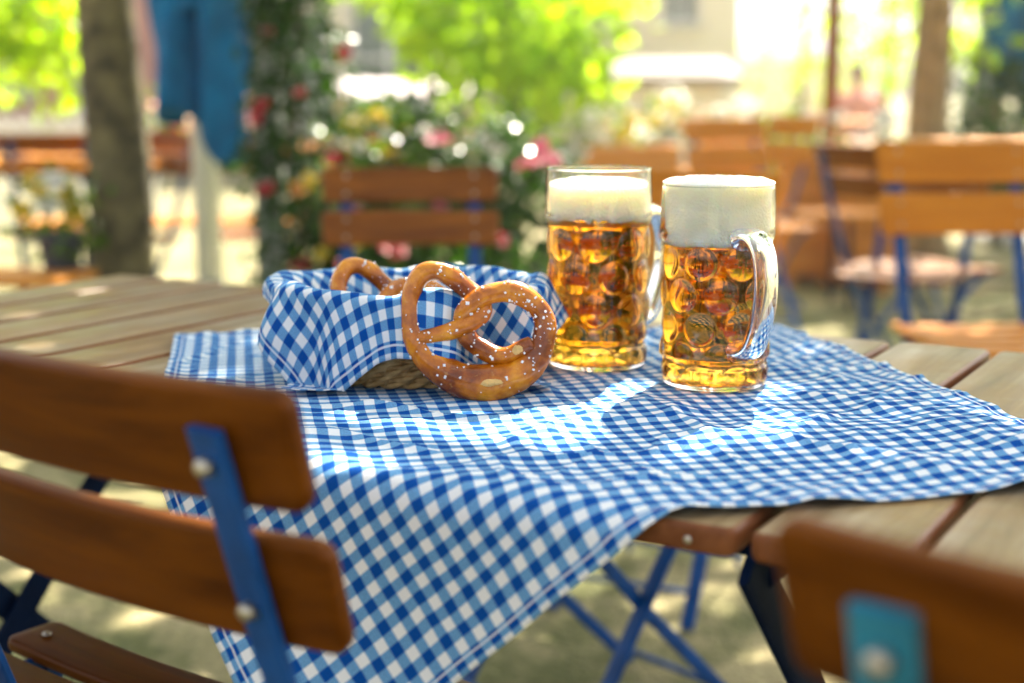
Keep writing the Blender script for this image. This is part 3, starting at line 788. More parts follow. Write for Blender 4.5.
# ------------------------------------------------------------------ plants
def rvec(rn):
    while True:
        v = Vector((rn.uniform(-1, 1), rn.uniform(-1, 1), rn.uniform(-1, 1)))
        if .05 < v.length < 1: return v
SUN_GAPS = []
def leaf_cloud(mb, c, rad, n, L, rn, off=None, m=0, down=.2, shell=.35):
    """leaves gathered in small sprays through an uneven ellipsoid"""
    c = Vector(c); k = max(1, n // 9)
    for i in range(k):
        v = rvec(rn); l = v.length; v = v / l * (l ** shell)
        q = Vector((v.x * rad[0], v.y * rad[1], v.z * rad[2])) * (1 + .28 * noise.noise(v * 2.1 + c))
        if noise.noise((c + q) * (1.4 / max(rad))) < -.28: continue
        for j in range(9):
            p = c + q + rvec(rn) * L * 1.9
            if off is not None and any(((p + off - g) - SUND * (p + off - g).dot(SUND)).length < gr for g, gr in SUN_GAPS): continue
            d = (rvec(rn) + v * .6 + Vector((0, 0, -down)))
            mb.leaf(p, d, rvec(rn) + Vector((0, 0, .9)), L * rn.uniform(.7, 1.2), L * rn.uniform(.26, .36), m)
def flower(name, p, r, mat, parent, rn, n=9):
    b = MB()
    for k in range(n):
        a = 2 * PI * k / n + rn.uniform(-.2, .2); el = rn.uniform(-.2, .8)
        d = Vector((math.cos(a) * math.cos(el), math.sin(a) * math.cos(el), math.sin(el)))
        b.leaf(Vector((0, 0, 0)), d, Vector((0, 0, 1)), r, r * .42)
    b.ball((0, 0, r * .1), r * .38, 8)
    o = b.build(name, mat, parent); o.location = p; o.rotation_euler = (rn.uniform(.3, 1.3), rn.uniform(-.4, .4), rn.uniform(-.5, .5)); return o
def shrub(label, c, rad, n, L, mat, flowers, seed, name='flowering_shrub', cat='shrub', group='flowering shrubs behind the chair'):
    rn = random.Random(seed); c = Vector(c)
    root = empty(name, (c.x, c.y, 0), label, cat, 0, group)
    b = MB(); leaf_cloud(b, (0, 0, c.z), rad, n, L, rn); b.build('foliage', mat, root)
    b = MB()
    for k in range(7):
        v = rvec(rn); b.tube([(v.x * .05, v.y * .05, 0), (v.x * rad[0] * .3, v.y * rad[1] * .3, c.z * .6), (v.x * rad[0] * .7, v.y * rad[1] * .7, c.z + rad[2] * v.z * .5)], [.012, .008, .004], 6)
    b.build('stems', M_['foliage_stem'], root)
    for (px, py, r, pm) in flowers:
        w = W(px, py, c.y - rad[1] * .95) - Vector((c.x, c.y, 0)); flower('flower', w, r, M_[pm], root, rn)
    return root
# climbing rose on the grey post
post = MB(); post.box((0, 0, 1.5), (.088, .088, 3.0)); po = post.build('wooden_post', M_['grey_post'], None, 'auto', (X(267, 5.0), 5.0, 0))
tag(po, 'square grey post beside the climbing plant', 'post')
rn = random.Random(5)
cl_ = empty('climbing_plant', (X(296, 4.9), 4.9, 0), 'tall dark green climbing plant with red flowers on the grey post', 'plant')
b = MB()
for k in range(14):
    z = .25 + k * .17; leaf_cloud(b, (.03 * math.sin(k * 1.7), 0, z), (.15 + .02 * math.sin(k * 2.3), .15, .14), 420, .042, rn)
b.build('foliage', M_['leaf_dark'], cl_)
b = MB()
for k in range(3): b.tube([(.03 * math.cos(k * 2 + z * 3), .03 * math.sin(k * 2 + z * 3), z) for z in [i * .15 for i in range(18)]], .009, 6)
b.build('stems', M_['foliage_stem'], cl_)
for (px, py, r, pm) in ((344, 53, .028, 'petal_red'), (262, 105, .032, 'petal_red'), (256, 118, .03, 'petal_red'), (266, 190, .036, 'petal_red'), (268, 32, .024, 'petal_red'), (300, 92, .024, 'petal_red'), (308, 182, .045, 'petal_yellow'), (296, 190, .03, 'petal_orange'), (300, 265, .035, 'petal_red'), (322, 255, .03, 'petal_yellow'), (330, 158, .03, 'petal_red')):
    flower('flower', W(px, py, 4.72) - Vector((X(296, 4.9), 4.9, 0)), r, M_[pm], cl_, rn)
shrub('yellow-green shrub with red flowers just above the left end of the brown chair back', (X(372, 5.2), 5.2, .62), (.20, .22, .33), 1300, .055, M_['leaf_mid'], [(340, 157, .035, 'petal_red'), (372, 140, .025, 'petal_red'), (352, 125, .05, 'petal_yellow'), (392, 155, .045, 'petal_yellow'), (360, 148, .04, 'petal_white'), (378, 118, .04, 'petal_yellow'), (340, 142, .03, 'petal_white')], 11)
shrub('dark green shrub with one big pink flower above the middle of the brown chair back', (X(425, 5.0), 5.0, .58), (.22, .22, .36), 2400, .05, M_['leaf_dark'], [(438, 140, .048, 'petal_pink'), (400, 250, .04, 'petal_red'), (388, 135, .022, 'petal_white'), (425, 131, .022, 'petal_white'), (355, 215, .03, 'petal_pink'), (440, 206, .03, 'petal_pink')], 12)
shrub('dark green shrub right of the brown chair back with red-pink blossoms', (X(515, 5.0), 5.0, .52), (.24, .22, .36), 2600, .05, M_['leaf_dark'], [(527, 163, .045, 'petal_pink'), (541, 150, .040, 'petal_pink'), (553, 162, .035, 'petal_pink'), (500, 270, .035, 'petal_red')], 13)
shrub('dark low shrub under the brown chair back', (X(440, 4.6), 4.6, .28), (.5, .2, .26), 2800, .05, M_['leaf_dark'], [(394, 248, .045, 'petal_red'), (500, 240, .03, 'petal_red'), (345, 265, .03, 'petal_red'), (352, 245, .03, 'petal_yellow')], 14)
tp = MB(); tp.lathe([(.0, 0), (.10, 0), (.135, .22), (.145, .22), (.145, .26), (.12, .26), (.115, .2), (0, .2)], 28)

# young lime green trees
def tree(label, base, tips, crown, n, L, mat, trunk_r, seed, group=None, name='tree', th=None, bark='bark', down=.35):
    """trunk through tips, limbs to the clumps of the crown: crown = [(centre, radii, share)]"""
    rn = random.Random(seed); base = Vector(base)
    root = empty(name, base, label, 'tree', 0, group)
    b = MB(); pts = [Vector((0, 0, -.05))] + [Vector(t) - base for t in tips]
    k = len(pts); b.tube(spline([tuple(p) for p in pts], 6), [trunk_r * (1.25 if i < 2 else 1) * (1 - .55 * i / (6 * (k - 1))) for i in range(6 * (k - 1) + 1)], 18)
    tr = b.build('trunk', M_[bark], root)
    if trunk_r > .08:
        for i, p in enumerate(b.v):
            v = tr.data.vertices[i]; q = v.co; d = 1 + .10 * noise.noise(Vector((q.x * 9, q.y * 9, q.z * 2.2))); v.co = (q.x * d, q.y * d, q.z)
    top = pts[-1]
    b = MB(); lim = MB()
    for (c, rad, share) in crown:
        c = Vector(c) - base
        s = pts[-2].lerp(top, rn.uniform(.2, 1)); mid = s.lerp(c, .5) + Vector((0, 0, .12 * (c - s).length * .5))
        lim.tube(spline([tuple(s), tuple(mid), tuple(c)], 5), [trunk_r * .42 * (1 - .75 * i / 10) for i in range(11)], 8)
        for q in range(4):
            e = c + Vector([rn.uniform(-.75, .75) * r for r in rad]); lim.tube([mid.lerp(c, .6), (mid.lerp(c, .6) + e) / 2 + Vector((0, 0, .05)), e], [trunk_r * .16, trunk_r * .11, trunk_r * .05], 6)
        leaf_cloud(b, c, rad, int(n * share), L, rn, off=base if SUN_GAPS else None, down=down)
    lim.build('limbs', M_[bark], root); b.build('crown', mat, root)
    return root
def ctr(px, py, D, rad): return (tuple(W(px, py, D)), rad)
cr = []
for (px, py, D, r, s) in ((470, 25, 8.2, .34, .2), (540, 30, 8.4, .36, .15), (405, -22, 8.0, .24, .06), (555, 92, 8.2, .18, .06), (505, 62, 8.0, .22, .08), (582, 58, 8.5, .2, .07), (450, -60, 8.3, .6, .2), (540, -70, 8.3, .6, .2), (585, 10, 8.6, .3, .08)):
    cr.append((tuple(W(px, py, D)), (r, r * .9, r * .78), s))
b0 = (X(515, 8.3), 8.3, 0)
tree('young tree with bright lime green backlit leaves above the chair', b0, [(b0[0] + .02, 8.3, .7), (b0[0] - .03, 8.3, 1.5), (b0[0], 8.3, 2.4)], cr, 2500, .105, M_['leaf_lime'], .035, 21)
b1 = (X(427, 8.8), 8.8, 0)
cr = [(tuple(W(440, -60, 8.8)), (.5, .5, .4), .5), (tuple(W(380, -75, 8.8)), (.4, .4, .3), .4), (tuple(W(375, -2, 8.8)), (.16, .14, .08), .06)]
tree('thin dark sapling crossing the white awning', b1, [(b1[0], 8.8, .8), (b1[0] + .01, 8.8, 1.5), (b1[0] + .02, 8.8, 2.2)], cr, 700, .085, M_['leaf_lime'], .022, 22)

# big shade tree at the left: its crown reaches over the table
bT = (X(112, 4.9), 4.9, 0)
cr = []
rn = random.Random(77)
for k in range(26):
    x = rn.uniform(-2.6, 3.4); y = rn.uniform(1.6, 7.2); cr.append(((x, y, 3.3 + rn.uniform(-.25, 1.5)), (.95, .95, .5), 1 / 26))
for k in range(10):  # extra unseen clumps added in the sun's path to shade the table
    cr.append(((1.25 + rn.uniform(-1.1, 1.1), 4.0 + rn.uniform(-1.0, 1.0), 3.7 + rn.uniform(-.3, 1.0)), (.8, .8, .45), 1 / 26))
SUN_GAPS += [(Vector((pb.x, pb.y, TZ + .12)), .12), (Vector((pr.x, pr.y, TZ + .2)), .125), (Vector((pl.x, pl.y, TZ + .2)), .10), (Vector((.42, 1.22, TZ)), .13)]  # openings cut in the leaves to let sun onto pretzel, mugs and cloth
SHADE = tree('big shade tree with a rough brown trunk at the left of the table', bT, [(bT[0] + .01, 4.9, .8), (bT[0] - .02, 4.92, 1.7), (bT[0] + .12, 4.8, 2.6), (bT[0] + .5, 4.7, 3.5)], cr, 7800, .17, M_['leaf_mid'], .118, 31, down=.3)
SUN_GAPS.clear()
# trees at the right
bR = (X(929, 9.2), 9.2, 0); cr = [((bR[0] + rn.uniform(-.2, 3.2), 9.2 + rn.uniform(-1.6, 1.2), 3.4 + rn.uniform(0, 1.6)), (.9, .9, .6), 1 / 9) for k in range(9)] + [(tuple(W(975, -4, 9.6)), (.2, .2, .3), .03)]
tree('tree with a straight brown trunk at the right, behind the orange-brown chair', bR, [(bR[0], 9.2, .8), (bR[0] + .02, 9.2, 1.8), (bR[0], 9.2, 3.2)], cr, 2200, .16, M_['leaf_lime'], .165, 32, bark='bark_sunlit')
bR2 = (X(996, 11.), 11., 0); cr = [((bR2[0] + rn.uniform(-1.5, 2), 11 + rn.uniform(-1.6, 1.6), 3.3 + rn.uniform(0, 1.4)), (.9, .9, .6), 1 / 7) for k in range(7)]
tree('second dark tree trunk near the right edge beside the blue parasol', bR2, [(bR2[0], 11, .8), (bR2[0] - .05, 11, 1.8), (bR2[0], 11, 3.2)], cr, 1200, .16, M_['leaf_mid'], .10, 33)
# left branch of bright leaves hanging at the top left
bL = (X(-60, 7.), 7., 0); cr = [(tuple(W(px, py, 7)), (.22, .22, .18), .18) for (px, py) in ((20, 20), (45, 60), (-10, 45), (55, 15), (20, -40), (-50, -30))]
tree('small tree with bright lime leaves hanging in at the top left corner', bL, [(bL[0], 7, .8), (bL[0], 7, 1.5), (bL[0] + .05, 7, 2.2)], cr, 1200, .08, M_['leaf_lime'], .04, 34)
# far trees and hedge on the right
for k, (px, D, h, mt, n, lab) in enumerate(((800, 22, 4.2, 'leaf_lime', 700, 'far pale green tree left of the brown pole'), (885, 20, 4.0, 'leaf_lime', 900, 'far sunlit tree between the brown pole and the right trunk'), (975, 18, 3.6, 'leaf_lime', 800, 'far sunlit yellow-green tree between the two right trunks'), (1045, 16, 3.6, 'leaf_mid', 800, 'far darker green tree at the right edge'))):
    bx = X(px, D)
    cr = [((bx + rn.uniform(-1.0, 1.0), D + rn.uniform(-.8, .8), z), (.62, .62, .45), .14) for z in (1.3, 1.6, 1.9, 2.4, 2.8, 3.2, h)]
    tree(lab, (bx, D, 0), [(bx, D, .7), (bx + .05, D, 1.6), (bx, D, 2.8)], cr, n, .16, M_[mt], .09, 60 + k, 'trees at the far right')
for k, (bx, D, lab) in enumerate(((9.5, 19, 'broad green tree beyond the right edge, nearest of the outer trees'), (13.0, 25, 'broad green tree far beyond the right edge of the garden'), (-11.5, 24, 'broad green tree beyond the left edge of the garden'))):
    cr = [((bx + rn.uniform(-2.2, 2.2), D + rn.uniform(-1.2, 1.2), z), (1.3, 1.2, .9), .1) for z in (1.1, 1.2, 1.6, 2.0, 2.4, 2.9, 3.3, 3.8, 4.2, 4.5)]
    tree(lab, (bx, D, 0), [(bx, D, .8), (bx + .08, D, 1.8), (bx, D, 3.4)], cr, 1500, .22, M_['leaf_mid'], .16, 70 + k)
shrub('dark green bush near the right edge below the blue parasol', (X(1005, 9.6), 9.6, .75), (.34, .3, .42), 1800, .07, M_['leaf_dark'], [], 41, 'bush', 'bush', 'bushes')
shrub('low sunlit bush behind the brown pole', (X(790, 10.5), 10.5, .45), (.42, .3, .32), 1200, .07, M_['leaf_mid'], [(790, 128, .05, 'petal_white'), (815, 120, .05, 'petal_white')], 42, 'bush', 'bush', 'bushes')

# wooden planter boxes; white flowers added on top as bright blurred spots
def planter(label, px, D, L, h, seed, rz=0):
    rn = random.Random(seed); x = X(px, D)
    root = empty('planter_box', (x, D, 0), label, 'planter', R(rz), 'wooden planter boxes with white flowers')
    n = 5
    for k in range(n):
        for sy in (-1, 1):
            z = .05 + (h - .05) * (k + .5) / n
            b = MB(); b.slat([(-L / 2, sy * .2, z), (L / 2, sy * .2, z)], (0, 0, 1), (h - .05) / n - .008, .022, .006); b.build('board', M_['plank_planter'], root)
        for sx in (-1, 1):
            b = MB(); b.slat([(sx * (L / 2 - .012), -.186, z), (sx * (L / 2 - .012), .186, z)], (0, 0, 1), (h - .05) / n - .008, .022, .006); b.build('board', M_['plank_planter'], root)
    for sx in (-1, 1):
        for sy in (-1, 1):
            b = MB(); b.box((sx * (L / 2 - .05), sy * .165, h / 2 - .01), (.05, .045, h - .02)); b.build('post', M_['plank_planter'], root, 'auto')
    b = MB(); b.box((0, 0, h - .06), (L - .04, .36, .04)); b.build('soil', M_['soil'], root, 'auto')
    b = MB()
    for k in range(int(L / .22)): leaf_cloud(b, (-L / 2 + .11 + k * .22, 0, h + .06), (.17, .17, .13), 130, .05, rn)
    b.build('foliage', M_['leaf_mid'], root)
    for k in range(int(L * 26)):
        flower('flower', (rn.uniform(-L / 2, L / 2), rn.uniform(-.19, .12), h + rn.uniform(.04, .2)), rn.uniform(.045, .07), M_['petal_white' if rn.random() < .86 else 'petal_yellow'], root, rn, 7)
    return root
planter('orange-brown planter box with white flowers added as bright spots, behind the left beer mug', 632, 8.0, .50, .74, 51)
planter('orange-brown planter box with white flowers added as bright spots, behind the right beer mug', 733, 8.6, .34, .74, 52)
planter('orange-brown planter box left of the brown pole', 808, 7.9, .28, .72, 53)
planter('orange-brown planter box between the brown pole and the large chair', 868, 7.6, .26, .70, 54)

# flower pot on the left bench, flowers on the table
def pot(label, loc, r, h, mat, pm, seed, sc=1):
    rn = random.Random(seed); root = empty('flower_pot', loc, label, 'flower pot', 0, 'potted flowers on tables and benches')
    b = MB(); b.lathe([(0, 0), (r * .75, 0), (r, h), (r * 1.08, h), (r * 1.08, h + .015), (r * .9, h + .015), (r * .88, h - .01), (0, h - .01)], 24); b.build('pot', mat, root, 'auto')
    b = MB(); leaf_cloud(b, (0, 0, h + .08 * sc), (.11 * sc, .11 * sc, .09 * sc), 200, .045, rn); b.build('foliage', M_['leaf_mid'], root)
    for k in range(9): flower('flower', (rn.uniform(-.1, .1) * sc, rn.uniform(-.11, .02) * sc, h + rn.uniform(.06, .2) * sc), .04, M_[pm[k % len(pm)]], root, rn)
    return root
pot('dark pot of yellow flowers on the bench at the left edge', (X(52, 4.7), 4.7, .46), .075, .10, M_['dark_pot'], ('petal_yellow', 'petal_yellow', 'petal_white'), 61)
pot('pot of orange and yellow flowers on the table right of the tree trunk', (X(172, 7.55), 7.55, .75), .06, .09, M_['terracotta'], ('petal_orange', 'petal_yellow'), 62)
pot('pot of white flowers on the far table behind the mugs', (X(672, 11.4), 11.4, .75), .06, .09, M_['terracotta'], ('petal_white',), 63)

# ------------------------------------------------------------------ parasols
def folded_parasol(label, px, D, rtop, zlow, pole_r, seed, sc=1.0, group='folded blue parasols'):
    root = empty('parasol', (X(px, D), D, 0), label, 'parasol', 0, group)
    b = MB(); b.tube([(0, 0, .05), (0, 0, 2.7)], pole_r, 14); b.build('pole', M_['pole_white'], root)
    b = MB(); b.lathe([(0, 0), (.26, 0), (.26, .05), (.1, .08), (.06, .3), (pole_r, .31)], 28); b.build('base', M_['concrete'], root, 'auto')
    b = MB()
    def fn(u, v):
        th = 2 * PI * u; zl = zlow + .22 * (.5 + .5 * math.sin(th * 3 + seed)) + .10 * math.sin(th * 2 + .4 + seed)
        z = 2.55 + (zl - 2.55) * v
        q = v
        r = (.045 + .17 * q ** .8) * rtop / .17 * (1 + .40 * math.cos(th * 5 + 1.8 * math.sin(q * 4 + seed)) + .16 * math.cos(th * 11 + 3 * q) + .25 * noise.noise(Vector((math.cos(th) * 1.5, math.sin(th) * 1.5, q * 2.5 + seed)))) * (1 + .12 * math.sin(q * 9 + th))
        if q > .82: r *= 1 - .12 * (q - .82) / .18
        return (r * math.cos(th), r * math.sin(th) * .8, z)
    b.grid(fn, 128, 50); cp = b.build('canopy', M_['parasol_blue'], root); s = cp.modifiers.new('t', 'SOLIDIFY'); s.thickness = .004
    b = MB(); b.lathe([(rtop * .95, 1.33), (rtop * 1.0, 1.35), (rtop * .95, 1.37)], 32, caps=False); b.build('strap', M_['parasol_blue'], root)
    return root
folded_parasol('folded blue parasol on a pale pole right of the tree trunk', 203, 5.6, .15, .80, .052, 1.0)
folded_parasol('folded blue parasol at the right edge beside the dark trunk', 1020, 9.9, .16, .95, .035, 3.1)
# open parasol whose brown pole stands behind the mugs
root = empty('parasol', (X(831, 8.3), 8.3, 0), 'parasol with a thin brown pole left of the sideways chair', 'parasol')
b = MB(); b.tube([(0, 0, .05), (0, 0, 2.75)], .044, 14); b.build('pole', M_['pole_brown'], root)
b = MB(); b.lathe([(0, 0), (.27, 0), (.27, .05), (.12, .09), (.05, .25), (.034, .26)], 28); b.build('base', M_['pole_brown'], root, 'auto')
b = MB(); b.lathe([(.03, 1.72), (.16, 1.70), (.17, 1.9), (.12, 2.4), (.04, 2.72)], 48, caps=False, mod=lambda r, z, th: r * (1 + .25 * math.cos(8 * th)) if r > .1 else r); cp = b.build('canopy', M_['white_paint'], root); s = cp.modifiers.new('t', 'SOLIDIFY'); s.thickness = .004

# ------------------------------------------------------------------ person at the far table
def person(label, loc, rz):
    root = empty('person', loc, label, 'person', rz)
    me = bpy.data.meshes.new('body'); J = [(0, 0, .50), (0, .02, .72), (0, .02, .90), (0, .02, 1.0), (0, .0, 1.06), (0, -.02, 1.16), (0, -.02, 1.25)]
    Rr = [.15, .14, .16, .10, .055, .085, .075]
    E = [(i, i + 1) for i in range(6)]
    def add(p, r, par):
        J.append(p); Rr.append(r); E.append((par, len(J) - 1)); return len(J) - 1
    for sx in (-1, 1):
        a = add((sx * .17, .02, .97), .065, 2); a = add((sx * .23, -.02, .78), .05, a); a = add((sx * .17, -.22, .74), .04, a); a = add((sx * .13, -.30, .76), .03, a)
        l = add((sx * .10, -.06, .48), .09, 0); l = add((sx * .12, -.42, .48), .065, l); l = add((sx * .12, -.44, .08), .045, l); add((sx * .12, -.56, .04), .035, l)
    me.from_pydata(J, E, []); o = bpy.data.objects.new('body', me); COL.objects.link(o); o.parent = root
    md = o.modifiers.new('skin', 'SKIN')
    for v, r in zip(me.skin_vertices[0].data, Rr): v.radius = (r, r * .85)
    me.skin_vertices[0].data[0].use_root = True
    o.modifiers.new('sub', 'SUBSURF').levels = 2; o.modifiers['sub'].render_levels = 2
    me.materials.append(M_['skin'])
    b = MB(); b.lathe([(.19, .55), (.185, .72), (.205, .88), (.20, .96), (.10, 1.03), (.065, 1.05)], 24, caps=False); b.v = [(p[0] * 1.05, p[1] * .85, p[2]) for p in b.v]
    for sx in (-1, 1): b.tube([(sx * .16, .02, .97), (sx * .225, .0, .88), (sx * .24, -.02, .77)], [.085, .078, .07], 12, caps=False)
    b.build('shirt', M_['shirt'], root)
    b = MB()
    for sx in (-1, 1): b.tube([(sx * .09, .02, .5), (sx * .12, -.42, .49), (sx * .12, -.45, .12)], [.115, .09, .065], 12)
    b.build('trousers', M_['trousers'], root)
    b = MB(); b.ball((0, 0, 1.23), .098, 16, sc=(.95, 1.05, 1)); b.v = [p for p in b.v]; b.build('hair', M_['hair'], root)
    return root
person('person in a salmon shirt sitting at a far table right of the brown pole', (X(857, 15.0), 15.0, -.02), R(10))
bn('wooden bench the person in the salmon shirt sits on', X(857, 15.05), 15.05, 6)

# ------------------------------------------------------------------ stall with a white awning, fence, buildings
D = 13.0; x0, x1 = X(334, D), X(478, D)
st = empty('market_stall', ((x0 + x1) / 2, D, 0), 'low wooden stall with a pale awning behind the lime green tree', 'stall')
hw = (x1 - x0) / 2
b = MB(); b.grid(lambda u, v: (-hw + 2 * hw * u, -.35 + .8 * v, 1.0 + .13 * v - .02 * math.sin(u * PI) - .012 * abs(math.sin(u * PI * 6))), 36, 8)
o = b.build('awning', M_['awning'], st); s = o.modifiers.new('t', 'SOLIDIFY'); s.thickness = .012
for sx in (-1, 1):
    for y in (-.3, .4):
        b = MB(); b.box((sx * (hw - .05), y, .48 + (.06 if y > 0 else 0)), (.05, .05, .96 + (.15 if y > 0 else 0))); b.build('post', M_['stall_wood'], st, 'auto')
b = MB(); b.box((0, .1, .33), (hw * 2 - .16, .5, .62)); b.build('counter', M_['stall_wood'], st, 'auto')
for k, (dx, w) in enumerate(((-.38, .22), (-.05, .26), (.33, .24))):
    c = MB(); c.box((0, 0, .012), (w, .2, .02))
    for sy in (-1, 1):
        for kz in range(3): c.box((0, sy * .1, .035 + kz * .055), (w, .014, .042)); 
    for sx in (-1, 1):
        for kz in range(3): c.box((sx * (w / 2 - .007), 0, .035 + kz * .055), (.014, .186, .042))
    o = c.build('crate', M_['terracotta' if k != 1 else 'plank_planter'], None, 'auto', ((x0 + x1) / 2 + dx, D + .02, .645))
    tag(o, ('slatted crate at the left end of the stall counter', 'slatted orange crate in the middle of the stall counter', 'slatted crate at the right end of the stall counter')[k], 'crate', 'crates on the stall counter')

def fence(label, xa, xb, D, h, gap=.11):
    root = empty('picket_fence', ((xa + xb) / 2, D, 0), label, 'fence'); L = xb - xa
    b = MB(); n = int(L / gap)
    for k in range(n + 1): b.box((-L / 2 + k * L / n, 0, h / 2), (.035, .02, h))
    b.build('pickets', M_['white_paint'], root, 'auto')
    for z in (.18, h * .55, h - .12):
        b = MB(); b.box((0, .024, z), (L, .022, .05)); b.build('rail', M_['white_paint'], root, 'auto')
    return root
fence('cream picket fence behind the far left table', X(-140, 11), X(150, 11), 11.0, .86)

def building(label, px0, px1, D, depth, h, wall, openings, roof='roof', name='building', overhang=.35, slope=.75):
    xa, xb = X(px0, D), X(px1, D); L = xb - xa
    root = empty(name, ((xa + xb) / 2, D, 0), label, 'building')
    xs = sorted({-L / 2, L / 2} | {o[0] - o[2] / 2 for o in openings} | {o[0] + o[2] / 2 for o in openings})
    zs = sorted({0, h} | {o[1] for o in openings} | {o[1] + o[3] for o in openings})
    b = MB()
    for i in range(len(xs) - 1):
        for j in range(len(zs) - 1):
            cx, cz = (xs[i] + xs[i + 1]) / 2, (zs[j] + zs[j + 1]) / 2
            if any(abs(cx - o[0]) < o[2] / 2 and o[1] < cz < o[1] + o[3] for o in openings): continue
            b.add([(xs[i], 0, zs[j]), (xs[i + 1], 0, zs[j]), (xs[i + 1], 0, zs[j + 1]), (xs[i], 0, zs[j + 1])], [(0, 1, 2, 3)])
    for (x, z, w, hh) in openings:   # reveals
        q = [(x - w / 2, z), (x + w / 2, z), (x + w / 2, z + hh), (x - w / 2, z + hh)]
        for k in range(4):
            p, r = q[k], q[(k + 1) % 4]; b.add([(p[0], 0, p[1]), (r[0], 0, r[1]), (r[0], .14, r[1]), (p[0], .14, p[1])], [(0, 1, 2, 3)])
    b.add([(-L / 2, 0, 0), (-L / 2, depth, 0), (-L / 2, depth, h), (-L / 2, 0, h)], [(0, 1, 2, 3)]); b.add([(L / 2, 0, 0), (L / 2, depth, 0), (L / 2, depth, h), (L / 2, 0, h)], [(3, 2, 1, 0)])
    b.add([(-L / 2, depth, 0), (L / 2, depth, 0), (L / 2, depth, h), (-L / 2, depth, h)], [(3, 2, 1, 0)])
    b.build('wall', M_[wall], root, False)
    for (x, z, w, hh) in openings:
        fr = MB()
        for sx in (-1, 0, 1): fr.box((x + sx * (w / 2 - .03), .11, z + hh / 2), (.06, .05, hh))
        for sz in (0, .5, 1): fr.box((x, .113, z + .03 + (hh - .06) * sz), (w - .002, .045, .06))
        nm = 'window' if z > .15 else 'door'
        f = fr.build(nm, M_['trim'], root, 'auto')
        g = MB(); g.box((x, .145, z + hh / 2), (w, .012, hh)); g.build('pane', M_['pane'], f, 'auto')
        if nm == 'window':
            g = MB(); g.box((x, -.03, z - .035), (w + .16, .12, .05)); g.build('sill', M_['trim'], f, 'auto')
    b = MB(); o = overhang; rd = depth / 2
    b.add([(-L / 2 - o, -o, h - .05), (L / 2 + o, -o, h - .05), (L / 2 + o, rd, h + rd * slope), (-L / 2 - o, rd, h + rd * slope), (L / 2 + o, depth + o, h - .05), (-L / 2 - o, depth + o, h - .05)], [(0, 1, 2, 3), (3, 2, 4, 5)])
    rf = b.build('roof', M_[roof], root, False); s = rf.modifiers.new('t', 'SOLIDIFY'); s.thickness = .1
    return root
building('long cream building with grey-green windows behind the lime green tree', 250, 590, 18.0, 5, 3.4, 'wall_cream', [(-.38, .55, .95, 1.7), (1.35, .55, .8, 1.6), (-1.5, .02, .8, 2.0)])
building('low pale shed with a pink-beige roof between the cream building and the sunny gap', 592, 722, 16.0, 2.6, 1.22, 'wall_white', [(.0, .3, .5, .55)], 'roof_pale', 'shed', .2, .12)
building('cream house behind the low shed, left of the bright gap of sky', 585, 738, 20.0, 4, 3.6, 'wall_white', [(.25, 1.9, .5, 1.1)], 'roof', 'house', .2)
wl = empty('garden_wall', (X(715, 26), 26, 0), 'low cream garden wall below the bright gap of sky right of the shed', 'wall')
b = MB(); b.box((0, 0, .72), (4.6, .25, 1.44)); b.build('wall', M_['wall_white'], wl, 'auto')
b = MB(); b.box((0, 0, 1.475), (4.7, .36, .07)); b.build('coping', M_['trim'], wl, 'auto')
building('red plastered house beyond the picket fence at the far left', -260, 172, 20.0, 6, 5.5, 'wall_red', [(-1.6, .7, 1.0, 1.5), (.55, .95, 1.0, 1.35), (2.0, .7, .9, 1.4)])

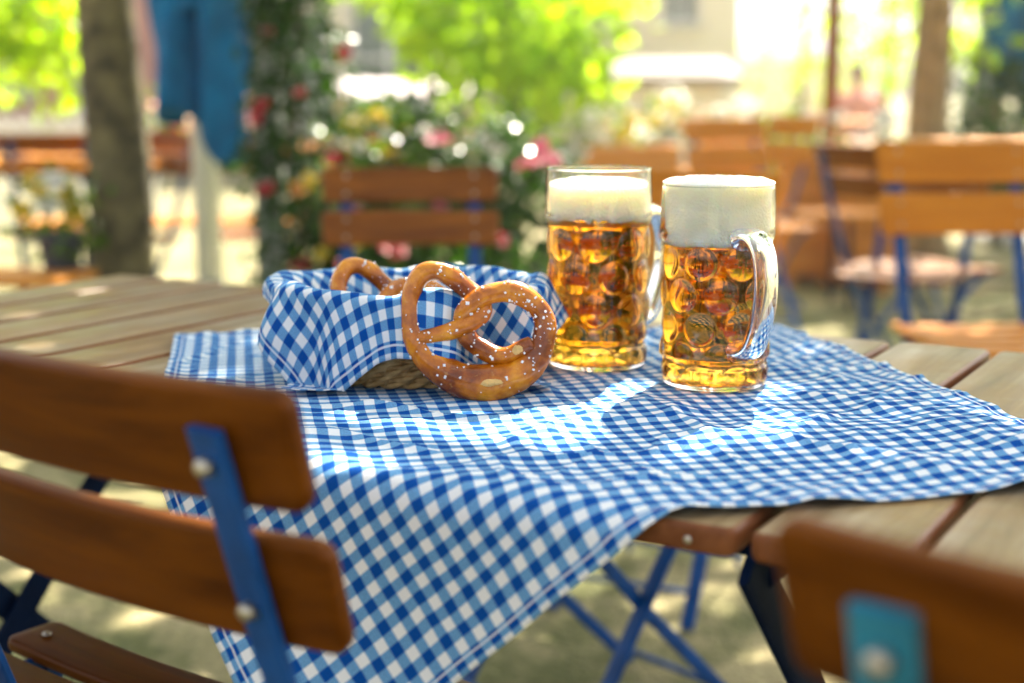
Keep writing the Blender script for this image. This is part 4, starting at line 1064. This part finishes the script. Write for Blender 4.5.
# ------------------------------------------------------------------ hazy air added to lift and warm the background
b = MB(); b.box((0, 10, 4), (80, 52, 11.5)); hz = b.build('haze', bpy.data.materials.new('haze'), None, False)
hm = hz.data.materials[0]; hm.use_nodes = True; ht = hm.node_tree; ht.nodes.remove(ht.nodes['Principled BSDF'])
pv = N(ht, 'ShaderNodeVolumePrincipled', Density=ADDED_HAZE, Anisotropy=.65); pv.inputs['Color'].default_value = (1, .95, .84, 1)
ht.links.new(pv.outputs[0], ht.nodes['Material Output'].inputs['Volume']); tag(hz, 'added hazy air that brightens and warms the background of the beer garden', None, None, 'stuff')
# ------------------------------------------------------------------ light, sky, camera
w = bpy.data.worlds.new('World'); scene.world = w; w.use_nodes = True; t = w.node_tree
sky = t.nodes.new('ShaderNodeTexSky'); sky.sky_type = 'NISHITA'; sky.sun_disc = False
sky.sun_elevation = SUN_EL; sky.sun_rotation = SUN_AZ; sky.air_density = 1.0; sky.dust_density = 5.0; sky.ozone_density = 1.0
bg = t.nodes['Background']; bg.inputs[1].default_value = .105; hs = N(t, 'ShaderNodeHueSaturation', Saturation=.42); t.links.new(sky.outputs[0], hs.inputs['Color']); t.links.new(hs.outputs[0], bg.inputs[0])
sl = bpy.data.lights.new('sun', 'SUN'); sl.energy = 5.0; sl.angle = R(.53); sl.color = (1, .91, .76)
so = bpy.data.objects.new('sun', sl); COL.objects.link(so)
d = Vector((math.sin(SUN_AZ) * math.cos(SUN_EL), math.cos(SUN_AZ) * math.cos(SUN_EL), math.sin(SUN_EL)))
so.rotation_euler = d.to_track_quat('Z', 'Y').to_euler()
cam = bpy.data.cameras.new('camera'); co = bpy.data.objects.new('camera', cam); COL.objects.link(co); scene.camera = co
co.location = CAM; co.rotation_euler = (PI / 2 - PITCH, 0, 0)
cam.sensor_width = 36; cam.lens = F / 1024 * 36; cam.clip_end = 500; cam.clip_start = .02
cam.dof.use_dof = True; cam.dof.focus_distance = 1.27; cam.dof.aperture_fstop = 2.8
vs = scene.view_settings; vs.view_transform = 'Standard'; vs.look = 'None'; vs.exposure = 2.32; vs.gamma = 1
cy = scene.cycles
cy.max_bounces = 16; cy.transmission_bounces = 16; cy.glossy_bounces = 6; cy.diffuse_bounces = 4; cy.transparent_max_bounces = 8
cy.sample_clamp_indirect = 6; cy.blur_glossy = .6; cy.caustics_reflective = True; cy.caustics_refractive = True
cy.use_denoising = True
